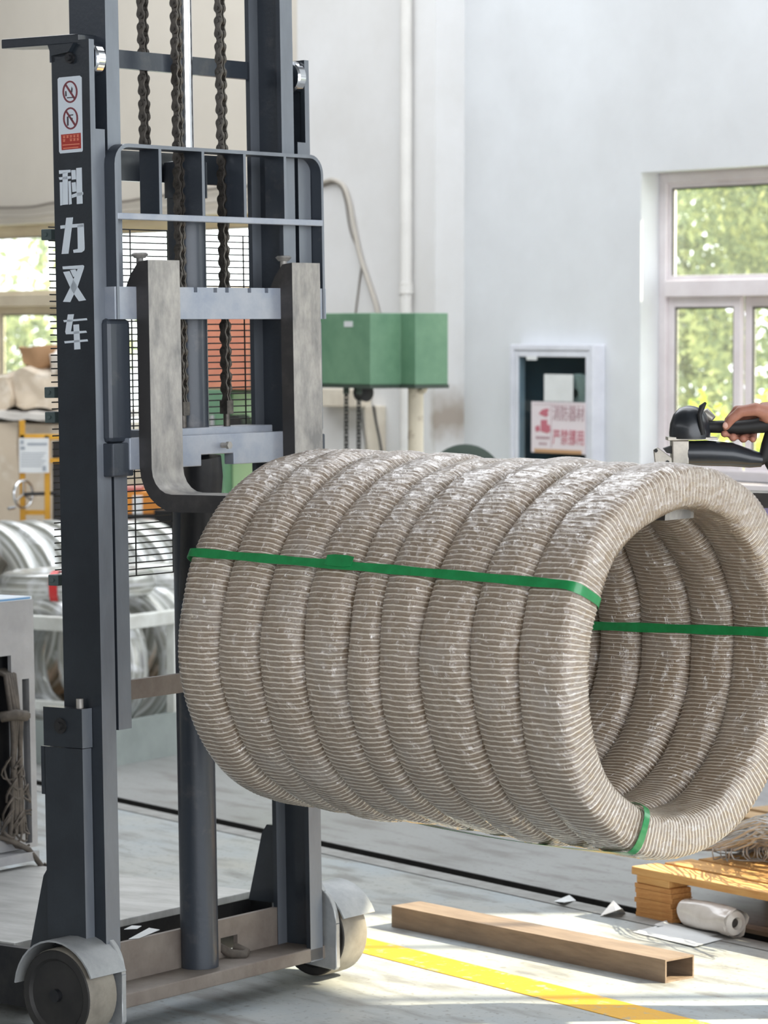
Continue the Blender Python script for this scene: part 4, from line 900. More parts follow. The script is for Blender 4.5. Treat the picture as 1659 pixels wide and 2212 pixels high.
nb(.28, .14, .94, .21); nb(.05, .06, .16, .18); nb(.05, .24, .2, .34); nb(.78, .8, .9, .95)
for k in range(6): nb(.06, .42 + .075 * k, .9 - .07 * (k % 3), .445 + .075 * k)
part('notice_print', mb, mat('grey_print', srgb(150, 156, 164), 0.7), nt_, kind='stuff')
hc = yl(54, 1066); hr = 0.056
wh = part('hand_wheel', MB().tube([(hc.x + 0.033 * cos(2 * pi * k / 24), -0.06 + 0.045 * cos(2 * pi * k / 24), hc.z + hr * sin(2 * pi * k / 24)) for k in range(24)], 0.0055, 8, closed=True), m_chrome, YS, smooth=60)
for k in range(3):
    a_ = radians(90 + 120 * k); part('spoke', MB().cyl((hc.x, -0.06, hc.z), (hc.x + 0.033 * cos(a_), -0.06 + 0.045 * cos(a_), hc.z + hr * sin(a_)), 0.005, n=8), m_fork, wh)
part('wheel_handle', MB().cyl((hc.x - 0.03, -0.1, hc.z - 0.052), (hc.x - 0.055, -0.12, hc.z - 0.055), 0.007, n=10), m_chrome, wh, smooth=40)
part('shaft', MB().cyl((hc.x, -0.06, hc.z), (hc.x + 0.16, 0.05, hc.z), 0.008, n=10), m_black, wh)
# cartons under film
m_card = mat('cardboard', srgb(178, 142, 106), 0.8, 0, srgb(158, 122, 88), 4, bump=0.05)
m_cardw = mat('film_wrapped_cartons', srgb(206, 190, 168), 0.45, 0, srgb(236, 228, 214), 7, 0.5, 0.72, bump=0.5, bscale=12, coat=0.8)
m_film = mat('white_film', srgb(236, 232, 226), 0.4, 0, srgb(220, 214, 206), 6, bump=0.4, bscale=14, coat=0.6)
cs = at_depth(60, 1000, 15.0); cs.z = 0; CM = gframe(cs, radians(-20))
def cl(px, py, d=-0.3): return hit(CM, px, py, 1, d)
def crumple(mb, amp, sc, seed=0):
    mb.v = [v + Vector((noise.noise(v * sc + Vector((seed, 0, 0))), noise.noise(v * sc + Vector((0, seed + 9, 0))), noise.noise(v * sc + Vector((0, 0, seed + 5))))) * amp for v in mb.v]; return mb
def gbox(x0, x1, y0, y1, z0, z1, n=8):
    """a box whose faces carry a grid so that it can be crumpled"""
    bm = bmesh.new(); bmesh.ops.create_cube(bm, size=1.0)
    bmesh.ops.subdivide_edges(bm, edges=bm.edges, cuts=n, use_grid_fill=True)
    mb = MB(); bm.verts.ensure_lookup_table()
    mb.add([(x0 + (v.co.x + .5) * (x1 - x0), y0 + (v.co.y + .5) * (y1 - y0), z0 + (v.co.z + .5) * (z1 - z0)) for v in bm.verts], [tuple(v.index for v in f.verts) for f in bm.faces]); bm.free(); return mb
zA, zB_ = cl(60, 1128).z, cl(60, 912).z
solo('pallet_load', crumple(gbox(cl(-160, 1000).x, cl(40, 1000).x, -0.3, 0.35, 0, zB_, 9), 0.018, 6, 1), m_cardw, CM, 'film-wrapped stack of cartons behind the yellow stand', 'carton stack', smooth=40)
solo('pallet_load', crumple(gbox(cl(43, 1000).x, cl(190, 1000).x, -0.28, 0.35, 0, zB_ - 0.01, 9), 0.016, 6, 2), m_cardw, CM, 'film-wrapped carton stack directly behind the notice', 'carton stack', smooth=40)
solo('film_sheet', crumple(gbox(cl(-160, 1000).x, cl(190, 1000).x, -0.33, 0.36, zB_ + 0.02, zB_ + 0.045, 14), 0.035, 7, 3), m_film, CM, 'white film sheet spread over the carton stacks', 'film', smooth=50)
solo('wrapped_carton', crumple(gbox(cl(20, 840).x, cl(125, 840).x, -0.25, 0.25, zB_ + 0.055, cl(60, 806).z, 14), 0.055, 8, 4), m_cardw, CM, 'crumpled paper-wrapped carton on the film sheet', 'carton', smooth=40)
solo('wrapped_carton', crumple(gbox(cl(-120, 840).x, cl(14, 840).x, -0.25, 0.25, zB_ + 0.055, cl(0, 815).z, 14), 0.045, 8, 5), m_cardw, CM, 'paper-wrapped carton beside the crumpled one, cut by the picture edge', 'carton', smooth=40)
solo('cardboard_flap', crumple(gbox(cl(15, 780).x, cl(95, 780).x, -0.2, 0.15, cl(60, 800).z + 0.01, cl(60, 757).z, 10), 0.06, 6, 6), m_card, CM, 'torn brown cardboard lying on the crumpled carton', 'cardboard', smooth=40)
solo('film_sheet', crumple(gbox(cl(82, 780).x, cl(185, 780).x, -0.22, 0.1, cl(60, 806).z - 0.01, cl(60, 752).z, 12), 0.06, 8, 8), m_film, CM, 'loose white film bunched beside the torn cardboard', 'film', smooth=50)
# orange machine with a grid and a black hopper
m_org = mat('machine_orange', srgb(214, 140, 50), 0.5, 0, srgb(188, 116, 40), 5)
om = at_depth(330, 1160, 13.0); om.z = 0; OM_ = gframe(om, 0)
def ol(px, py, d=0.0): return hit(OM_, px, py, 1, d)
OT = thing('orange_machine', 'orange machine with a grated front beside a black hopper', 'machine', OM_)
x0, x1 = ol(262, 1100).x, ol(372, 1100).x
part('body', MB().prism([(x0, 0), (ol(384, 1280).x, 0), (ol(384, 1280).x, ol(0, 1280).z), (ol(348, 1150).x, ol(0, 1185).z), (ol(330, 1110).x, ol(0, 1110).z), (x0, ol(0, 1110).z)], 'y', 0.02, 0.5), m_org, OT, bev=0.003)
part('top_case', MB().box(x0, ol(345, 1080).x, 0.0, 0.3, ol(0, 1112).z, ol(0, 1062).z), m_org, OT, bev=0.004)
part('case_panel', MB().box(ol(287, 1090).x, ol(308, 1090).x, -0.012, 0.0, ol(0, 1110).z, ol(0, 1070).z), m_paper, OT)
part('red_cap', MB().box(x0, ol(304, 1060).x, 0.0, 0.2, ol(0, 1062).z, ol(0, 1054).z), mat('brick_red', srgb(176, 92, 84), 0.5), OT)
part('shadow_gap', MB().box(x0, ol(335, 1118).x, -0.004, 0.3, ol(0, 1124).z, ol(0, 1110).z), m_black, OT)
part('grate_back', MB().box(ol(312, 1200).x, ol(360, 1200).x, 0.008, 0.022, ol(0, 1290).z, ol(0, 1210).z), m_black, OT)
for px in (312, 336, 358): part('grate_bar', MB().box(ol(px - 2, 1200).x, ol(px + 2, 1200).x, -0.006, 0.01, ol(0, 1290).z, ol(0, 1205).z), m_org, OT)
for py in (1207, 1243, 1280): part('grate_bar', MB().box(ol(308, 1200).x, ol(364, 1200).x, -0.008, 0.012, ol(0, py + 2).z, ol(0, py - 2).z), m_org, OT)
part('chute', MB().prism([(ol(318, 1120).x, ol(0, 1120).z), (ol(334, 1120).x, ol(0, 1120).z), (ol(342, 1185).x, ol(0, 1185).z), (ol(312, 1185).x, ol(0, 1185).z)], 'y', -0.03, 0.02), m_grey, OT)
part('hopper', MB().prism([(ol(336, 1100).x, ol(0, 1100).z), (ol(470, 1100).x, ol(0, 1100).z), (ol(470, 1400).x, 0.02), (ol(410, 1400).x, 0.02), (ol(380, 1290).x, ol(0, 1290).z)], 'y', -0.1, 0.0), mat('rubber_black', srgb(16, 16, 17), 0.85), OT)
# salmon cabinet on a green base behind the mast
sm_ = at_depth(495, 800, 13.4); sm_.z = 0; SM = gframe(sm_, radians(-20))
def sl(px, py): return hit(SM, px, py, 1, -0.02)
ST = thing('control_cabinet', 'salmon cabinet standing on a green machine base behind the mast', 'cabinet', SM)
m_sal = mat('salmon_paint', srgb(222, 150, 120), 0.5, 0, srgb(206, 130, 106), 4)
part('cabinet', MB().box(sl(438, 800).x, sl(534, 800).x, 0, 0.3, sl(0, 838).z, sl(0, 640).z), m_sal, ST, bev=0.004)
part('cabinet_side', MB().box(sl(534, 800).x, sl(560, 800).x, 0.02, 0.28, sl(0, 838).z, sl(0, 660).z), m_green, ST)
part('base', MB().box(sl(400, 900).x, sl(486, 900).x, -0.03, 0.34, 0, sl(0, 838).z), m_green, ST, bev=0.004)
part('base', MB().box(sl(487, 900).x, sl(580, 900).x, 0.05, 0.34, 0, sl(0, 845).z), mat('pale_green', srgb(176, 206, 160), 0.5), ST, bev=0.004)
part('motor', MB().cyl((sl(514, 908).x, -0.06, sl(0, 908).z), (sl(514, 908).x, 0.06, sl(0, 908).z), 0.035, n=16), m_black, ST, smooth=40)
part('indicator', MB().cyl((sl(462, 905).x, -0.04, sl(0, 920).z), (sl(462, 905).x, -0.04, sl(0, 892).z), 0.01, n=10), m_grey, ST)
# ------------------------------------------------------------------ workbench under the right window
wb = at_depth(1640, 1090, 12.4); wb.z = 0; BMx = gframe(wb, WA)
WB = thing('workbench', 'workbench with wooden top and lilac side under the window', 'workbench', BMx)
bz = at_depth(1640, 1070, 12.4).z
m_lilac = mat('lilac_panel', srgb(190, 180, 224), 0.5, 0, srgb(176, 166, 212), 4)
m_pinkw = mat('pinkish_board', srgb(226, 204, 212), 0.6)
part('top', MB().box(-0.12, 1.6, 0, 0.38, bz - 0.03, bz), m_wood, WB, bev=0.003)
part('upstand', MB().box(-0.12, 1.6, 0.35, 0.38, bz, bz + 0.03), m_pinkw, WB, bev=0.003)
part('side_panel', MB().box(-0.06, 1.55, 0.03, 0.06, 0.12, bz - 0.035), m_lilac, WB)
for x in (-0.08, 1.5):
    for y in (0.04, 0.31): part('leg', MB().box(x, x + 0.05, y, y + 0.05, 0, bz - 0.03), m_wood, WB)
hz_ = at_depth(1640, 1046, 12.4).z
solo('air_hose', MB().tube([(-0.14, 0.32, bz + 0.0125), (0.1, 0.30, bz + 0.0125), (0.6, 0.32, bz + 0.0125), (1.5, 0.3, bz + 0.0125)], 0.012, 10), m_black, BMx, 'black air hose lying along the back of the workbench', 'hose', smooth=60)

# ------------------------------------------------------------------ pallet, wire bundle and litter on the floor
m_pal = mat('pallet_pine', srgb(226, 180, 116), 0.7, 0, srgb(200, 146, 84), 4, bump=0.12, bscale=20, stretch=(1, 12, 12))
m_ply = mat('plywood_edge', srgb(214, 160, 98), 0.75, 0, srgb(188, 130, 74), 7, bump=0.12, stretch=(2, 14, 14))
pc = floor_pt(1372, 1979); PM = gframe(pc, WA)
PT = thing('wooden_pallet', 'pine pallet with a laminated plywood corner block, wire on top', 'pallet', PM)
ph_ = 0.132; 
def ply_mesh(l, d, h): return mesh_of('ply', MB().box(0, l, 0, d, 0, h), m_ply)
b0 = Vector(PT['_b'])
def plies(parent, x, y, l, d, n, hh):
    rp = random.Random(int(x * 1000) + 5); me = ply_mesh(l, d, hh * 0.94)
    for k in range(n):
        o = bpy.data.objects.new('ply', me); col.objects.link(o); o.parent = parent; o.location = (x + rp.uniform(-.003, .003), y + rp.uniform(-.003, .003), k * hh)
for k, (x, y) in enumerate(((0, 0), (0.52, 0), (1.06, 0), (0, 0.46), (0.52, 0.46), (1.06, 0.46), (0, 0.9), (0.52, 0.9), (1.06, 0.9))):
    bl = part('block', MB().box(x + 0.004, x + 0.136, y + 0.004, y + 0.066, 0.0005, 0.090), m_ply, PT)
    if k == 0: plies(bl, x, y, 0.14, 0.07, 7, 0.0128)
    else: plies(bl, x, y, 0.14, 0.07, 3, 0.030)
for x in (0.0, 0.52, 1.06): part('bearer', MB().box(x + 0.005, x + 0.13, 0.0, 0.97, 0.0905, 0.110), m_pal, PT, bev=0.002)
rp = random.Random(11)
for k in range(9):
    y = -0.005 + k * 0.11; s_ = rp.uniform(-.01, .02)
    part('deck_board', MB().box(-0.01 + s_ * (k > 0), 1.2, y, y + 0.09 + (0.006 if k else 0), 0.1105, 0.131), m_pal, PT, bev=0.002)
m_wire = mat('bright_wire', srgb(190, 190, 190), 0.4, 0.3, srgb(150, 149, 147), 20)
wbm = MB(); rw = random.Random(21)
def pl(px, py, z): q = PM.inverted() @ floor_pt(px, py, z); return q
for k in range(230):
    # strands run from the heap on the right to splayed ends on the left
    f = rw.random(); up = rw.random() ** 1.3
    a_ = pl(1800, 1800 + 60 * f, 0.15 + 0.10 * up); 
    if f < 0.6: ex, ey = rw.uniform(1530, 1640), rw.uniform(1790, 1838)
    else: ex, ey = rw.uniform(1440, 1600), rw.uniform(1795, 1838)
    b_ = pl(ex, ey, 0.138 + 0.05 * up); pts = []; n_ = 12; w1_, w2_ = rw.uniform(0, 6), rw.uniform(0, 6)
    for j in range(n_ + 1):
        t = j / n_; p = a_.lerp(b_, t); am = 0.016 * sin(pi * min(1, t * 1.2))
        p = p + Vector((0, am * sin(5 * t + w1_), abs(am) * (1 + sin(9 * t + w2_)) + 0.045 * up * sin(pi * t))); p.z = max(p.z, 0.136); pts.append(p)
    wbm.tube(pts, 0.0022, 4, caps=False)
for k in range(60):
    c = pl(rw.uniform(1560, 1760), rw.uniform(1800, 1845), 0.16); R_ = rw.uniform(0.025, 0.06); ph = rw.uniform(0, 6); tl_ = rw.uniform(0, 3.1); pts = []
    for j in range(12):
        a_ = ph + j * 0.5; pts.append(Vector((c.x + R_ * cos(a_) * cos(tl_), c.y + R_ * cos(a_) * sin(tl_), max(0.137, c.z + R_ * 0.8 * sin(a_)))))
    wbm.tube(pts, 0.002, 4, caps=False)
solo('wire_bundle', wbm, m_wire, PM, 'tangled bundle of cut bright wire heaped on the pine pallet', 'wire bundle', smooth=60)
# far pallet scraps behind
fp_ = floor_pt(1545, 1795); FPM = gframe(fp_, WA)
FPT = thing('wooden_pallet', 'darker old pallet lying behind the wire heap', 'pallet', FPM)
m_pal2 = mat('old_pallet', srgb(188, 158, 118), 0.75, 0, srgb(160, 130, 92), 5, bump=0.1, stretch=(1, 10, 10))
for k in range(5): part('deck_board', MB().box(0.0, 1.0, 0.13 * k, 0.13 * k + 0.095, 0.04, 0.06), m_pal2, FPT, bev=0.002)
for x in (0.02, 0.45, 0.9): part('bearer', MB().box(x, x + 0.08, 0, 0.62, 0, 0.04), m_pal2, FPT)
# rectangular steel tube on the floor
m_tube = mat('raw_steel_tube', srgb(146, 127, 108), 0.5, 0.1, srgb(122, 104, 88), 7, bump=0.06, stretch=(1, 6, 6))
ta, tb = floor_pt(846, 2002), floor_pt(1437, 2124); tv = (tb - ta); TMx = gframe(ta, math.atan2(tv.y, tv.x)); tl = tv.length; tw, th_, tk_ = 0.098, 0.055, 0.0045
mb = MB()
mb.box(0, tl, 0, tw, 0, tk_).box(0.0, tl, 0, tw, th_ - tk_, th_).box(0.0, tl, 0, tk_, tk_, th_ - tk_).box(0.0, tl, tw - tk_, tw, tk_, th_ - tk_)
solo('steel_tube', mb, m_tube, TMx, 'rectangular steel tube with an open end lying beside the yellow line', 'steel tube', weld=True)
# flat steel bar by the roll
fb = floor_pt(1590, 2010); FBM = gframe(fb, WA)
solo('steel_bar', MB().box(0, 0.9, 0, 0.045, 0, 0.012), m_tube, FBM, 'flat steel bar on the floor beside the film roll', 'steel bar', bev=0.001)
# roll of film and sheets
m_roll = mat('clear_film_roll', srgb(226, 220, 214), 0.35, 0, srgb(204, 196, 188), 9, bump=0.3, bscale=22, coat=0.7)
ra_, rb_ = floor_pt(1462, 2004), floor_pt(1566, 2032); rv = rb_ - ra_; FRM = gframe(ra_, math.atan2(rv.y, rv.x)); rl = rv.length
FR = thing('film_roll', 'crumpled roll of clear plastic film lying by the pallet', 'film roll', FRM)
rmb = MB(); vs = []; fs = []; nr_, nx_ = 20, 12
for i in range(nx_ + 1):
    for k in range(nr_):
        a_ = 2 * pi * k / nr_; r_ = 0.036 * (1 + 0.08 * sin(3 * a_ + i * 0.5) + (0.10 if i > nx_ - 3 else 0) * sin(5 * a_))
        vs.append((rl * i / nx_, 0.036 + r_ * cos(a_), 0.040 + r_ * sin(a_)))
for i in range(nx_):
    for k in range(nr_): fs.append((i * nr_ + k, i * nr_ + (k + 1) % nr_, (i + 1) * nr_ + (k + 1) % nr_, (i + 1) * nr_ + k))
fs += [tuple(range(nr_))[::-1]]
part('roll', rmb.add(vs, fs), m_roll, FR, smooth=60)
part('core', MB().lathe([(0.012, rl - 0.01), (0.016, rl + 0.002), (0.030, rl - 0.004), (0.034, rl - 0.012)], (0, 0.036, 0.040), 'x', 20), m_film, FR, smooth=40)
def sheet(name, pts, label, cat, lift=0.0, curl=0.006, m=m_paper, group=None):
    P = [floor_pt(x, y) for x, y in pts]; c = sum(P, Vector()) / len(P); mb = MB(); n = len(P)
    top = [Vector((p.x, p.y, 0.0015 + lift + curl * (i % 2))) for i, p in enumerate(P)]; ce = Vector((c.x, c.y, 0.0015 + lift + curl * 0.4))
    vs = top + [ce] + [v - Vector((0, 0, 0.001)) for v in top] + [ce - Vector((0, 0, 0.001))]
    fs = []
    for i in range(n):
        j = (i + 1) % n; fs += [(i, j, n), (n + 1 + j, n + 1 + i, 2 * n + 1), (j, i, n + 1 + i, n + 1 + j)]
    return solo(name, mb.add(vs, fs), m, Matrix.Identity(4), label, cat, group)
sheet('paper_sheet', [(1366, 2014), (1440, 1998), (1575, 2026), (1500, 2048)], 'white paper sheet lying flat in front of the film roll', 'paper', 0, 0.003)
sheet('paper_scrap', [(1412, 1998), (1440, 1994), (1446, 2000), (1420, 2006)], 'small white paper scrap at the foot of the pallet block', 'paper')
sheet('paper_scrap', [(1196, 1948), (1230, 1944), (1244, 1946), (1218, 1960)], 'white paper scrap beside the floor trench', 'paper', 0, 0.012)
sheet('paper_scrap', [(1296, 1980), (1325, 1966), (1352, 1974), (1344, 1984)], 'crumpled grey-white scrap between trench and pallet', 'paper', 0, 0.025, m_film)
sheet('paper_scrap', [(1470, 1935), (1490, 1925), (1482, 1950), (1476, 1952)], 'torn film scrap in the shade under the pallet', 'paper', 0, 0.01, m_film)
# scraps lying on the truck base plate behind the mast
for pts, lb_ in (([(268, 2007), (285, 1999), (306, 2000), (296, 2006)], 'white scrap of paper on the truck base behind the mast'), ([(278, 2028), (322, 2004), (345, 2008), (300, 2026)], 'bigger torn paper leaning on the truck base beam')):
    P = [FM @ hit(FM, x, y, 2, 0.152) for x, y in pts]; mb = MB().add(P + [p - Vector((0, 0, 0.001)) for p in P], [(0, 1, 2, 3), (7, 6, 5, 4), (0, 4, 5, 1), (1, 5, 6, 2), (2, 6, 7, 3), (3, 7, 4, 0)])
    solo('paper_scrap', mb, m_paper, Matrix.Identity(4), lb_, 'paper')

# ------------------------------------------------------------------ worker's hand with the strapping tool
DT_ = 6.95; to = at_depth(1560, 960, DT_); HMx = Matrix.Translation((to.x, to.y, 0))
def hp(px, py, d=0.0): q = hit(HMx, px, py, 1, d); return Vector((q.x, d, q.z))
def hx2(px, py): q = hp(px, py); return (q.x, q.z)
m_tblack = mat('tool_black', srgb(30, 33, 38), 0.35, 0.1, srgb(42, 46, 52), 14, coat=0.3)
m_tgrip = mat('tool_rubber', srgb(22, 22, 23), 0.6)
m_tgrey = mat('tool_alloy', srgb(178, 172, 162), 0.4, 0.6, srgb(150, 146, 138), 20)
TL = thing('strapping_tool', 'black pneumatic strapping tool with alloy clamp held over the bundle', 'tool', HMx, tuple(hp(1470, 1003)))
c_ = hp(1490, 945)
def rpx(px): return px / FP * DT_
part('motor_dome', MB().lathe([(0.0005, rpx(-2)), (rpx(44), rpx(-2)), (rpx(45), rpx(10)), (rpx(43), rpx(30)), (rpx(36), rpx(50)), (rpx(24), rpx(63)), (rpx(10), rpx(68)), (0.0005, rpx(69))], tuple(c_), 'z', 28), m_tblack, TL, smooth=50)
part('foot_plate', MB().prism([hx2(1440, 951), hx2(1548, 949), hx2(1548, 944), hx2(1440, 943)], 'y', -0.03, 0.03), m_tgrey, TL, bev=0.001)
part('clamp_block', MB().prism([hx2(1450, 1002), hx2(1486, 1003), hx2(1486, 950), hx2(1449, 950)], 'y', -0.026, 0.026), m_tgrey, TL, bev=0.003)
lv = part('clamp_lever', MB().prism([hx2(1409, 970), hx2(1418, 965), hx2(1448, 987), hx2(1449, 1003), hx2(1432, 1002), hx2(1413, 1007)], 'y', -0.032, -0.022), m_tgrey, TL, bev=0.002)
for px, py in ((1414, 972), (1439, 997)): q = hp(px, py); part('pin', MB().cyl((q.x, -0.036, q.z), (q.x, -0.02, q.z), 0.004, n=12), m_tgrip, lv, smooth=40)
part('clamp_arm', MB().prism([hx2(1432, 968), hx2(1452, 962), hx2(1452, 980), hx2(1440, 978)], 'y', -0.02, 0.01), m_tgrip, TL)
part('motor_body', MB().tube([hp(1484, 979), hp(1530, 979), hp(1580, 982), hp(1622, 991), hp(1646, 994)], [rpx(27), rpx(28), rpx(26), rpx(20), rpx(15)], 18), m_tblack, TL, smooth=50)
part('grip', MB().tube([hp(1520, 922), hp(1560, 922), hp(1590, 924), hp(1625, 921), hp(1660, 916), hp(1700, 922), hp(1722, 950)], [rpx(13), rpx(14), rpx(15), rpx(16), rpx(19), rpx(20), rpx(18)], 14), m_tgrip, TL, smooth=60)
part('rear_bow', MB().tube([hp(1636, 995), hp(1652, 988), hp(1660, 962), hp(1672, 930)], [rpx(14), rpx(15), rpx(16), rpx(18)], 12), m_tgrip, TL, smooth=60)
part('rear_bow', MB().tube([hp(1654, 985), hp(1664, 1004), hp(1680, 1030)], [rpx(10), rpx(11), rpx(10)], 10), m_tgrip, TL, smooth=60)
part('trigger_post', MB().tube([hp(1524, 870, -0.03), hp(1516, 880, -0.035), hp(1511, 896, -0.04), hp(1514, 915, -0.042), hp(1518, 938, -0.036)], [rpx(3), rpx(7), rpx(5), rpx(5), rpx(6)], 10), m_tgrip, TL, smooth=60)
part('air_valve', MB().tube([hp(1514, 900, 0.01), hp(1526, 894, 0.01), hp(1540, 906, 0.005)], [rpx(12), rpx(13), rpx(9)], 12), m_tgrey, TL, smooth=50)
# the worker stands to the right, outside the picture; hand and forearm reach in
m_skin = mat('skin', srgb(176, 124, 104), 0.55, 0, srgb(158, 104, 86), 18, bump=0.1, bscale=60)
m_shirt = mat('work_shirt', srgb(52, 62, 84), 0.85, 0, srgb(44, 52, 72), 8, bump=0.15)
m_trous = mat('work_trousers', srgb(52, 54, 60), 0.85, 0, srgb(44, 46, 52), 8, bump=0.15)
m_hair = mat('dark_hair', srgb(24, 22, 22), 0.6); m_shoe = mat('dark_shoe', srgb(30, 28, 28), 0.6)
pw = at_depth(1560, 960, DT_)
wp = lambda x, y, z: Vector((x - to.x, y - to.y, z))          # world -> tool frame
PR = thing('person', 'worker in dark blue shirt reaching in with a strapping tool in the hand', 'person', HMx, tuple(wp(1.30, 7.22, 0)))
def remesh(o, v, sm=6):
    m = o.modifiers.new('remesh', 'REMESH'); m.mode = 'VOXEL'; m.voxel_size = v; m.use_smooth_shade = True
    if sm: s_ = o.modifiers.new('smooth', 'SMOOTH'); s_.factor = 0.5; s_.iterations = sm
hand = MB()
def cap(pts, rs, n=12):
    hand.tube(pts, rs, n)
    for p, r in zip(pts, rs): hand.ball(p, r, r, r, 12, 8)
wr = hp(1722, 893, -0.004)
hand.tube([wr, hp(1690, 893, -0.002), hp(1662, 893, 0.0), hp(1640, 891, 0.0)], [0.026, 0.027, 0.026, 0.022], 14)
for p, r in ((hp(1690, 895, 0.012), 0.022), (hp(1662, 893, 0.014), 0.021), (hp(1690, 900, -0.016), 0.02), (hp(1665, 898, -0.018), 0.018)): hand.ball(p, r * 1.4, r, r, 12, 8)
cap([hp(1668, 895, -0.022), hp(1632, 884, -0.030), hp(1600, 889, -0.031), hp(1580, 905, -0.029), hp(1568, 922, -0.026)], [0.0155, 0.0145, 0.0125, 0.0108, 0.0082])      # thumb, along the near side of the grip
for k, (kx, tx, ty, s_) in enumerate(((1645, 1566, 936, .92), (1655, 1584, 944, 1.0), (1668, 1606, 947, .98), (1682, 1627, 948, .82))):
    r = 0.0105 * s_
    cap([hp(kx, 884, 0.008), hp(tx + 26, 886 + 2 * k, 0.026), hp(tx + 8, 908, 0.034), hp(tx + 1, 934, 0.024), hp(tx, ty, 0.004), hp(tx - 1, ty + 1, -0.010)], [r * 1.15, r * 1.1, r * 1.02, r, r * .95, r * .85])
el = wp(1.12, 7.12, 1.22); sh = wp(1.22, 7.16, 1.42)
mid = wr.lerp(el, 0.5)
hand.tube([wr, wr.lerp(el, .2), mid, wr.lerp(el, .8), el], [0.026, 0.028, 0.037, 0.042, 0.043], 14); hand.ball(el, .043, .043, .043); hand.ball(wr, .026, .026, .026)
ho = part('hand', hand, m_skin, PR, label='bare hand gripping the tool handle'); remesh(ho, 0.0026, 4)
nails = MB()
for p in (hp(1567, 919, -0.0345),): nails.ball(p, 0.006, 0.0022, 0.007, 10, 6)
part('thumbnail', nails, mat('nail', srgb(206, 160, 144), 0.35), ho, smooth=60)
hd = wp(1.32, 7.22, 1.60)
body = MB()
body.ball(hd, .075, .092, .115, 18, 14); body.tube([hd - Vector((0, -.01, .09)), hd - Vector((0, -.02, .2))], [.055, .065], 12)
body.ball(hd + Vector((-.02, -.085, -.02)), .016, .022, .02); body.ball(hd + Vector((.075, 0, -.01)), .012, .02, .03); body.ball(hd + Vector((-.075, 0, -.01)), .012, .02, .03)
bo_ = part('head', body, m_skin, PR); remesh(bo_, 0.006, 4)
fc = MB()
for s_ in (-1, 1): fc.ball(hd + Vector((-.01 + s_ * .03, -.085, .01)), .011, .008, .007, 10, 6)
part('eyes', fc, m_tgrip, bo_, smooth=60); part('mouth', MB().ball(hd + Vector((-.012, -.084, -.058)), .024, .009, .006, 10, 6), mat('lips', srgb(150, 84, 80), 0.5), bo_, smooth=60)
hr_ = MB().ball(hd + Vector((.004, .018, .035)), .083, .092, .092, 18, 12); hh = part('hair', hr_, m_hair, bo_, smooth=60)
shirt = MB(); ch = wp(1.31, 7.24, 1.25)
shirt.ball(ch + Vector((0, 0, .08)), .19, .115, .13, 16, 10); shirt.ball(ch - Vector((0, 0, .1)), .17, .11, .2, 16, 10); shirt.ball(ch - Vector((0, 0, .28)), .165, .11, .14, 16, 10); shirt.tube([ch + Vector((0, 0, .12)), ch + Vector((0, -.005, .21))], [.1, .062], 14)
shirt.tube([ch + Vector((-.15, 0, .12)), sh, sh.lerp(el, .5), el, el.lerp(wr, .12)], [.07, .066, .06, .055, .052], 14); shirt.ball(el, .055, .055, .055)
shirt.tube([ch + Vector((.15, 0, .12)), ch + Vector((.215, .0, .05)), ch + Vector((.235, -.02, -.16)), ch + Vector((.2, -.12, -.28))], [.07, .064, .055, .046], 14)
so = part('shirt', shirt, m_shirt, PR); remesh(so, 0.008, 5)
tr = MB(); hip = ch - Vector((0, 0, .38))
tr.ball(hip, .165, .115, .12, 16, 10)
for s_ in (-1, 1): tr.tube([hip + Vector((s_ * .085, 0, -.02)), hip + Vector((s_ * .1, -.01, -.42)), hip + Vector((s_ * .105, .01, -.79))], [.095, .068, .056], 14)
tro = part('trousers', tr, m_trous, PR); remesh(tro, 0.01, 4)
for s_ in (-1, 1): part('shoe', MB().ball((hip.x + s_ * .107, hip.y - .05, .048), .045, .13, .047, 14, 8), m_shoe, PR, smooth=60)
lh = MB(); q = ch + Vector((.2, -.12, -.28)); lh.tube([q, q + Vector((-.03, -.12, -.06))], [.034, .027], 12); lh.ball(q + Vector((-.04, -.16, -.08)), .03, .045, .02)
for k in range(4): lh.tube([q + Vector((-.06 + .017 * k, -.18, -.08)), q + Vector((-.066 + .018 * k, -.225, -.09)), q + Vector((-.066 + .018 * k, -.245, -.115))], [.0095, .009, .008], 8)
lh.tube([q + Vector((-.065, -.15, -.075)), q + Vector((-.09, -.18, -.09)), q + Vector((-.09, -.205, -.105))], [.012, .011, .009], 8)
lo2 = part('hand', lh, m_skin, PR); remesh(lo2, 0.004, 3)

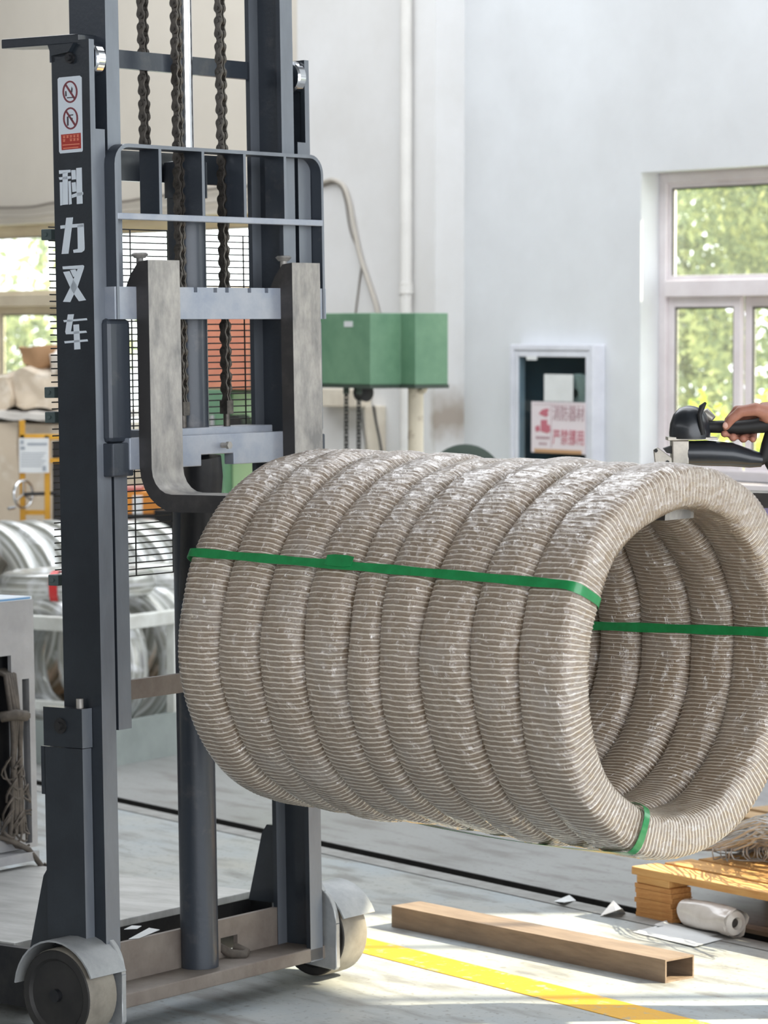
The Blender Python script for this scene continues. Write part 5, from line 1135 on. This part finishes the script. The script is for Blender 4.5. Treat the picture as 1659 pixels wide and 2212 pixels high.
# ------------------------------------------------------------------ trees and bushes outside the windows
def leaf_mat(name, c1, c2, c3):
    m = bpy.data.materials.new(name); m.use_nodes = True; nt = m.node_tree; N = nt.nodes; L = nt.links; N.clear()
    o = N.new('ShaderNodeOutputMaterial'); d = N.new('ShaderNodeBsdfDiffuse'); t = N.new('ShaderNodeBsdfTranslucent'); mx = N.new('ShaderNodeMixShader'); mx.inputs['Fac'].default_value = 0.45
    g = N.new('ShaderNodeNewGeometry'); tc = N.new('ShaderNodeTexCoord'); no = N.new('ShaderNodeTexNoise'); no.inputs['Scale'].default_value = 3.0; L.new(tc.outputs['Object'], no.inputs['Vector'])
    ad = N.new('ShaderNodeMath'); ad.operation = 'MULTIPLY_ADD'; ad.inputs[1].default_value = 0.5; L.new(g.outputs['Random Per Island'], ad.inputs[0]); L.new(no.outputs['Fac'], ad.inputs[2])
    cr = N.new('ShaderNodeValToRGB'); e = cr.color_ramp.elements; e[0].position = 0.35; e[0].color = c1; e[1].position = 1.0; e[1].color = c3; q = e.new(0.7); q.color = c2
    L.new(ad.outputs[0], cr.inputs['Fac']); L.new(cr.outputs['Color'], d.inputs['Color']); L.new(cr.outputs['Color'], t.inputs['Color'])
    L.new(d.outputs['BSDF'], mx.inputs[1]); L.new(t.outputs['BSDF'], mx.inputs[2]); L.new(mx.outputs['Shader'], o.inputs['Surface']); return m
m_leaf = leaf_mat('leaves', srgb(96, 110, 90), srgb(134, 148, 116), srgb(184, 190, 140))
m_leafy = leaf_mat('bright_leaves', srgb(130, 160, 44), srgb(176, 196, 60), srgb(214, 220, 96))
m_trunk = mat('bark', srgb(98, 84, 70), 0.9, 0, srgb(74, 62, 52), 8, bump=0.4)
def plant(name, label, cat, x, y, z0, rx, ry, rz, n, lsz, m, seed, trunk=True, group=None):
    t = thing(name, label, cat, Matrix.Translation((x, y, -0.12)), (0, 0, 0), group)
    rc = random.Random(seed); mb = MB(); blobs = [(rc.gauss(0, .45), rc.gauss(0, .45), rc.uniform(-.8, .8), rc.uniform(.25, .5)) for _ in range(22)]
    for k in range(n):
        bx, by, bz_, br = blobs[rc.randrange(22)]
        u = Vector((rc.gauss(0, 1), rc.gauss(0, 1), rc.gauss(0, 1))).normalized() * br * rc.uniform(.5, 1)
        p = Vector(((bx + u.x) * rx, (by + u.y) * ry, z0 + (bz_ + u.z) * rz)); p.z = max(p.z, 0.02)
        a_ = Vector((rc.gauss(0, 1), rc.gauss(0, 1), rc.gauss(0, .7))).normalized(); b_ = a_.orthogonal().normalized(); b_.rotate(Matrix.Rotation(rc.uniform(0, 6.28), 3, a_)); c2_ = a_.cross(b_)
        s_ = lsz * rc.uniform(.6, 1.3); mb.add([p - b_ * s_, p + c2_ * s_ * .45, p + b_ * s_, p - c2_ * s_ * .45], [(0, 1, 2, 3)])
    part('foliage', mb, m, t)
    if trunk:
        part('trunk', MB().tube([(0, 0, 0), (.05 * rx, 0, z0 * .5), (-.03 * rx, .04, z0 + rz * .4)], [.11, .09, .04], 10).tube([(.05 * rx, 0, z0 * .5), (.35 * rx, .1, z0)], [.06, .025], 8).tube([(.05 * rx, 0, z0 * .55), (-.35 * rx, -.1, z0 + .2 * rz)], [.06, .02], 8), m_trunk, t, smooth=50)
    return t
plant('tree', 'leafy green tree close outside the right window', 'tree', 2.75, 18.0, 2.4, 1.5, 1.0, 1.6, 15000, .034, m_leaf, 1)
plant('tree', 'broad tree further out behind the right window', 'tree', 3.9, 25.5, 2.4, 1.9, 1.4, 2.2, 9000, .055, m_leaf, 2)
plant('tree', 'slim tree out in the yard left of the broad one', 'tree', 1.2, 24.0, 2.2, 1.0, 1.2, 2.0, 6000, .05, m_leaf, 3)
plant('bush', 'tall dense hedge standing in the yard behind the right window', 'bush', 1.9, 20.4, 1.35, 1.5, .8, 1.5, 12000, .045, m_leaf, 14, trunk=False)
plant('bush', 'bright yellow-green bush just below the right window panes', 'bush', 1.74, 15.7, .66, .46, .4, .64, 3600, .034, m_leafy, 4, trunk=False)
plant('tree', 'pale tree outside the cream framed window', 'tree', -3.6, 26.5, 1.9, 1.3, 1.2, 1.5, 5000, .06, m_leaf, 5)

for o in bpy.data.objects:
    if '_b' in o: del o['_b']
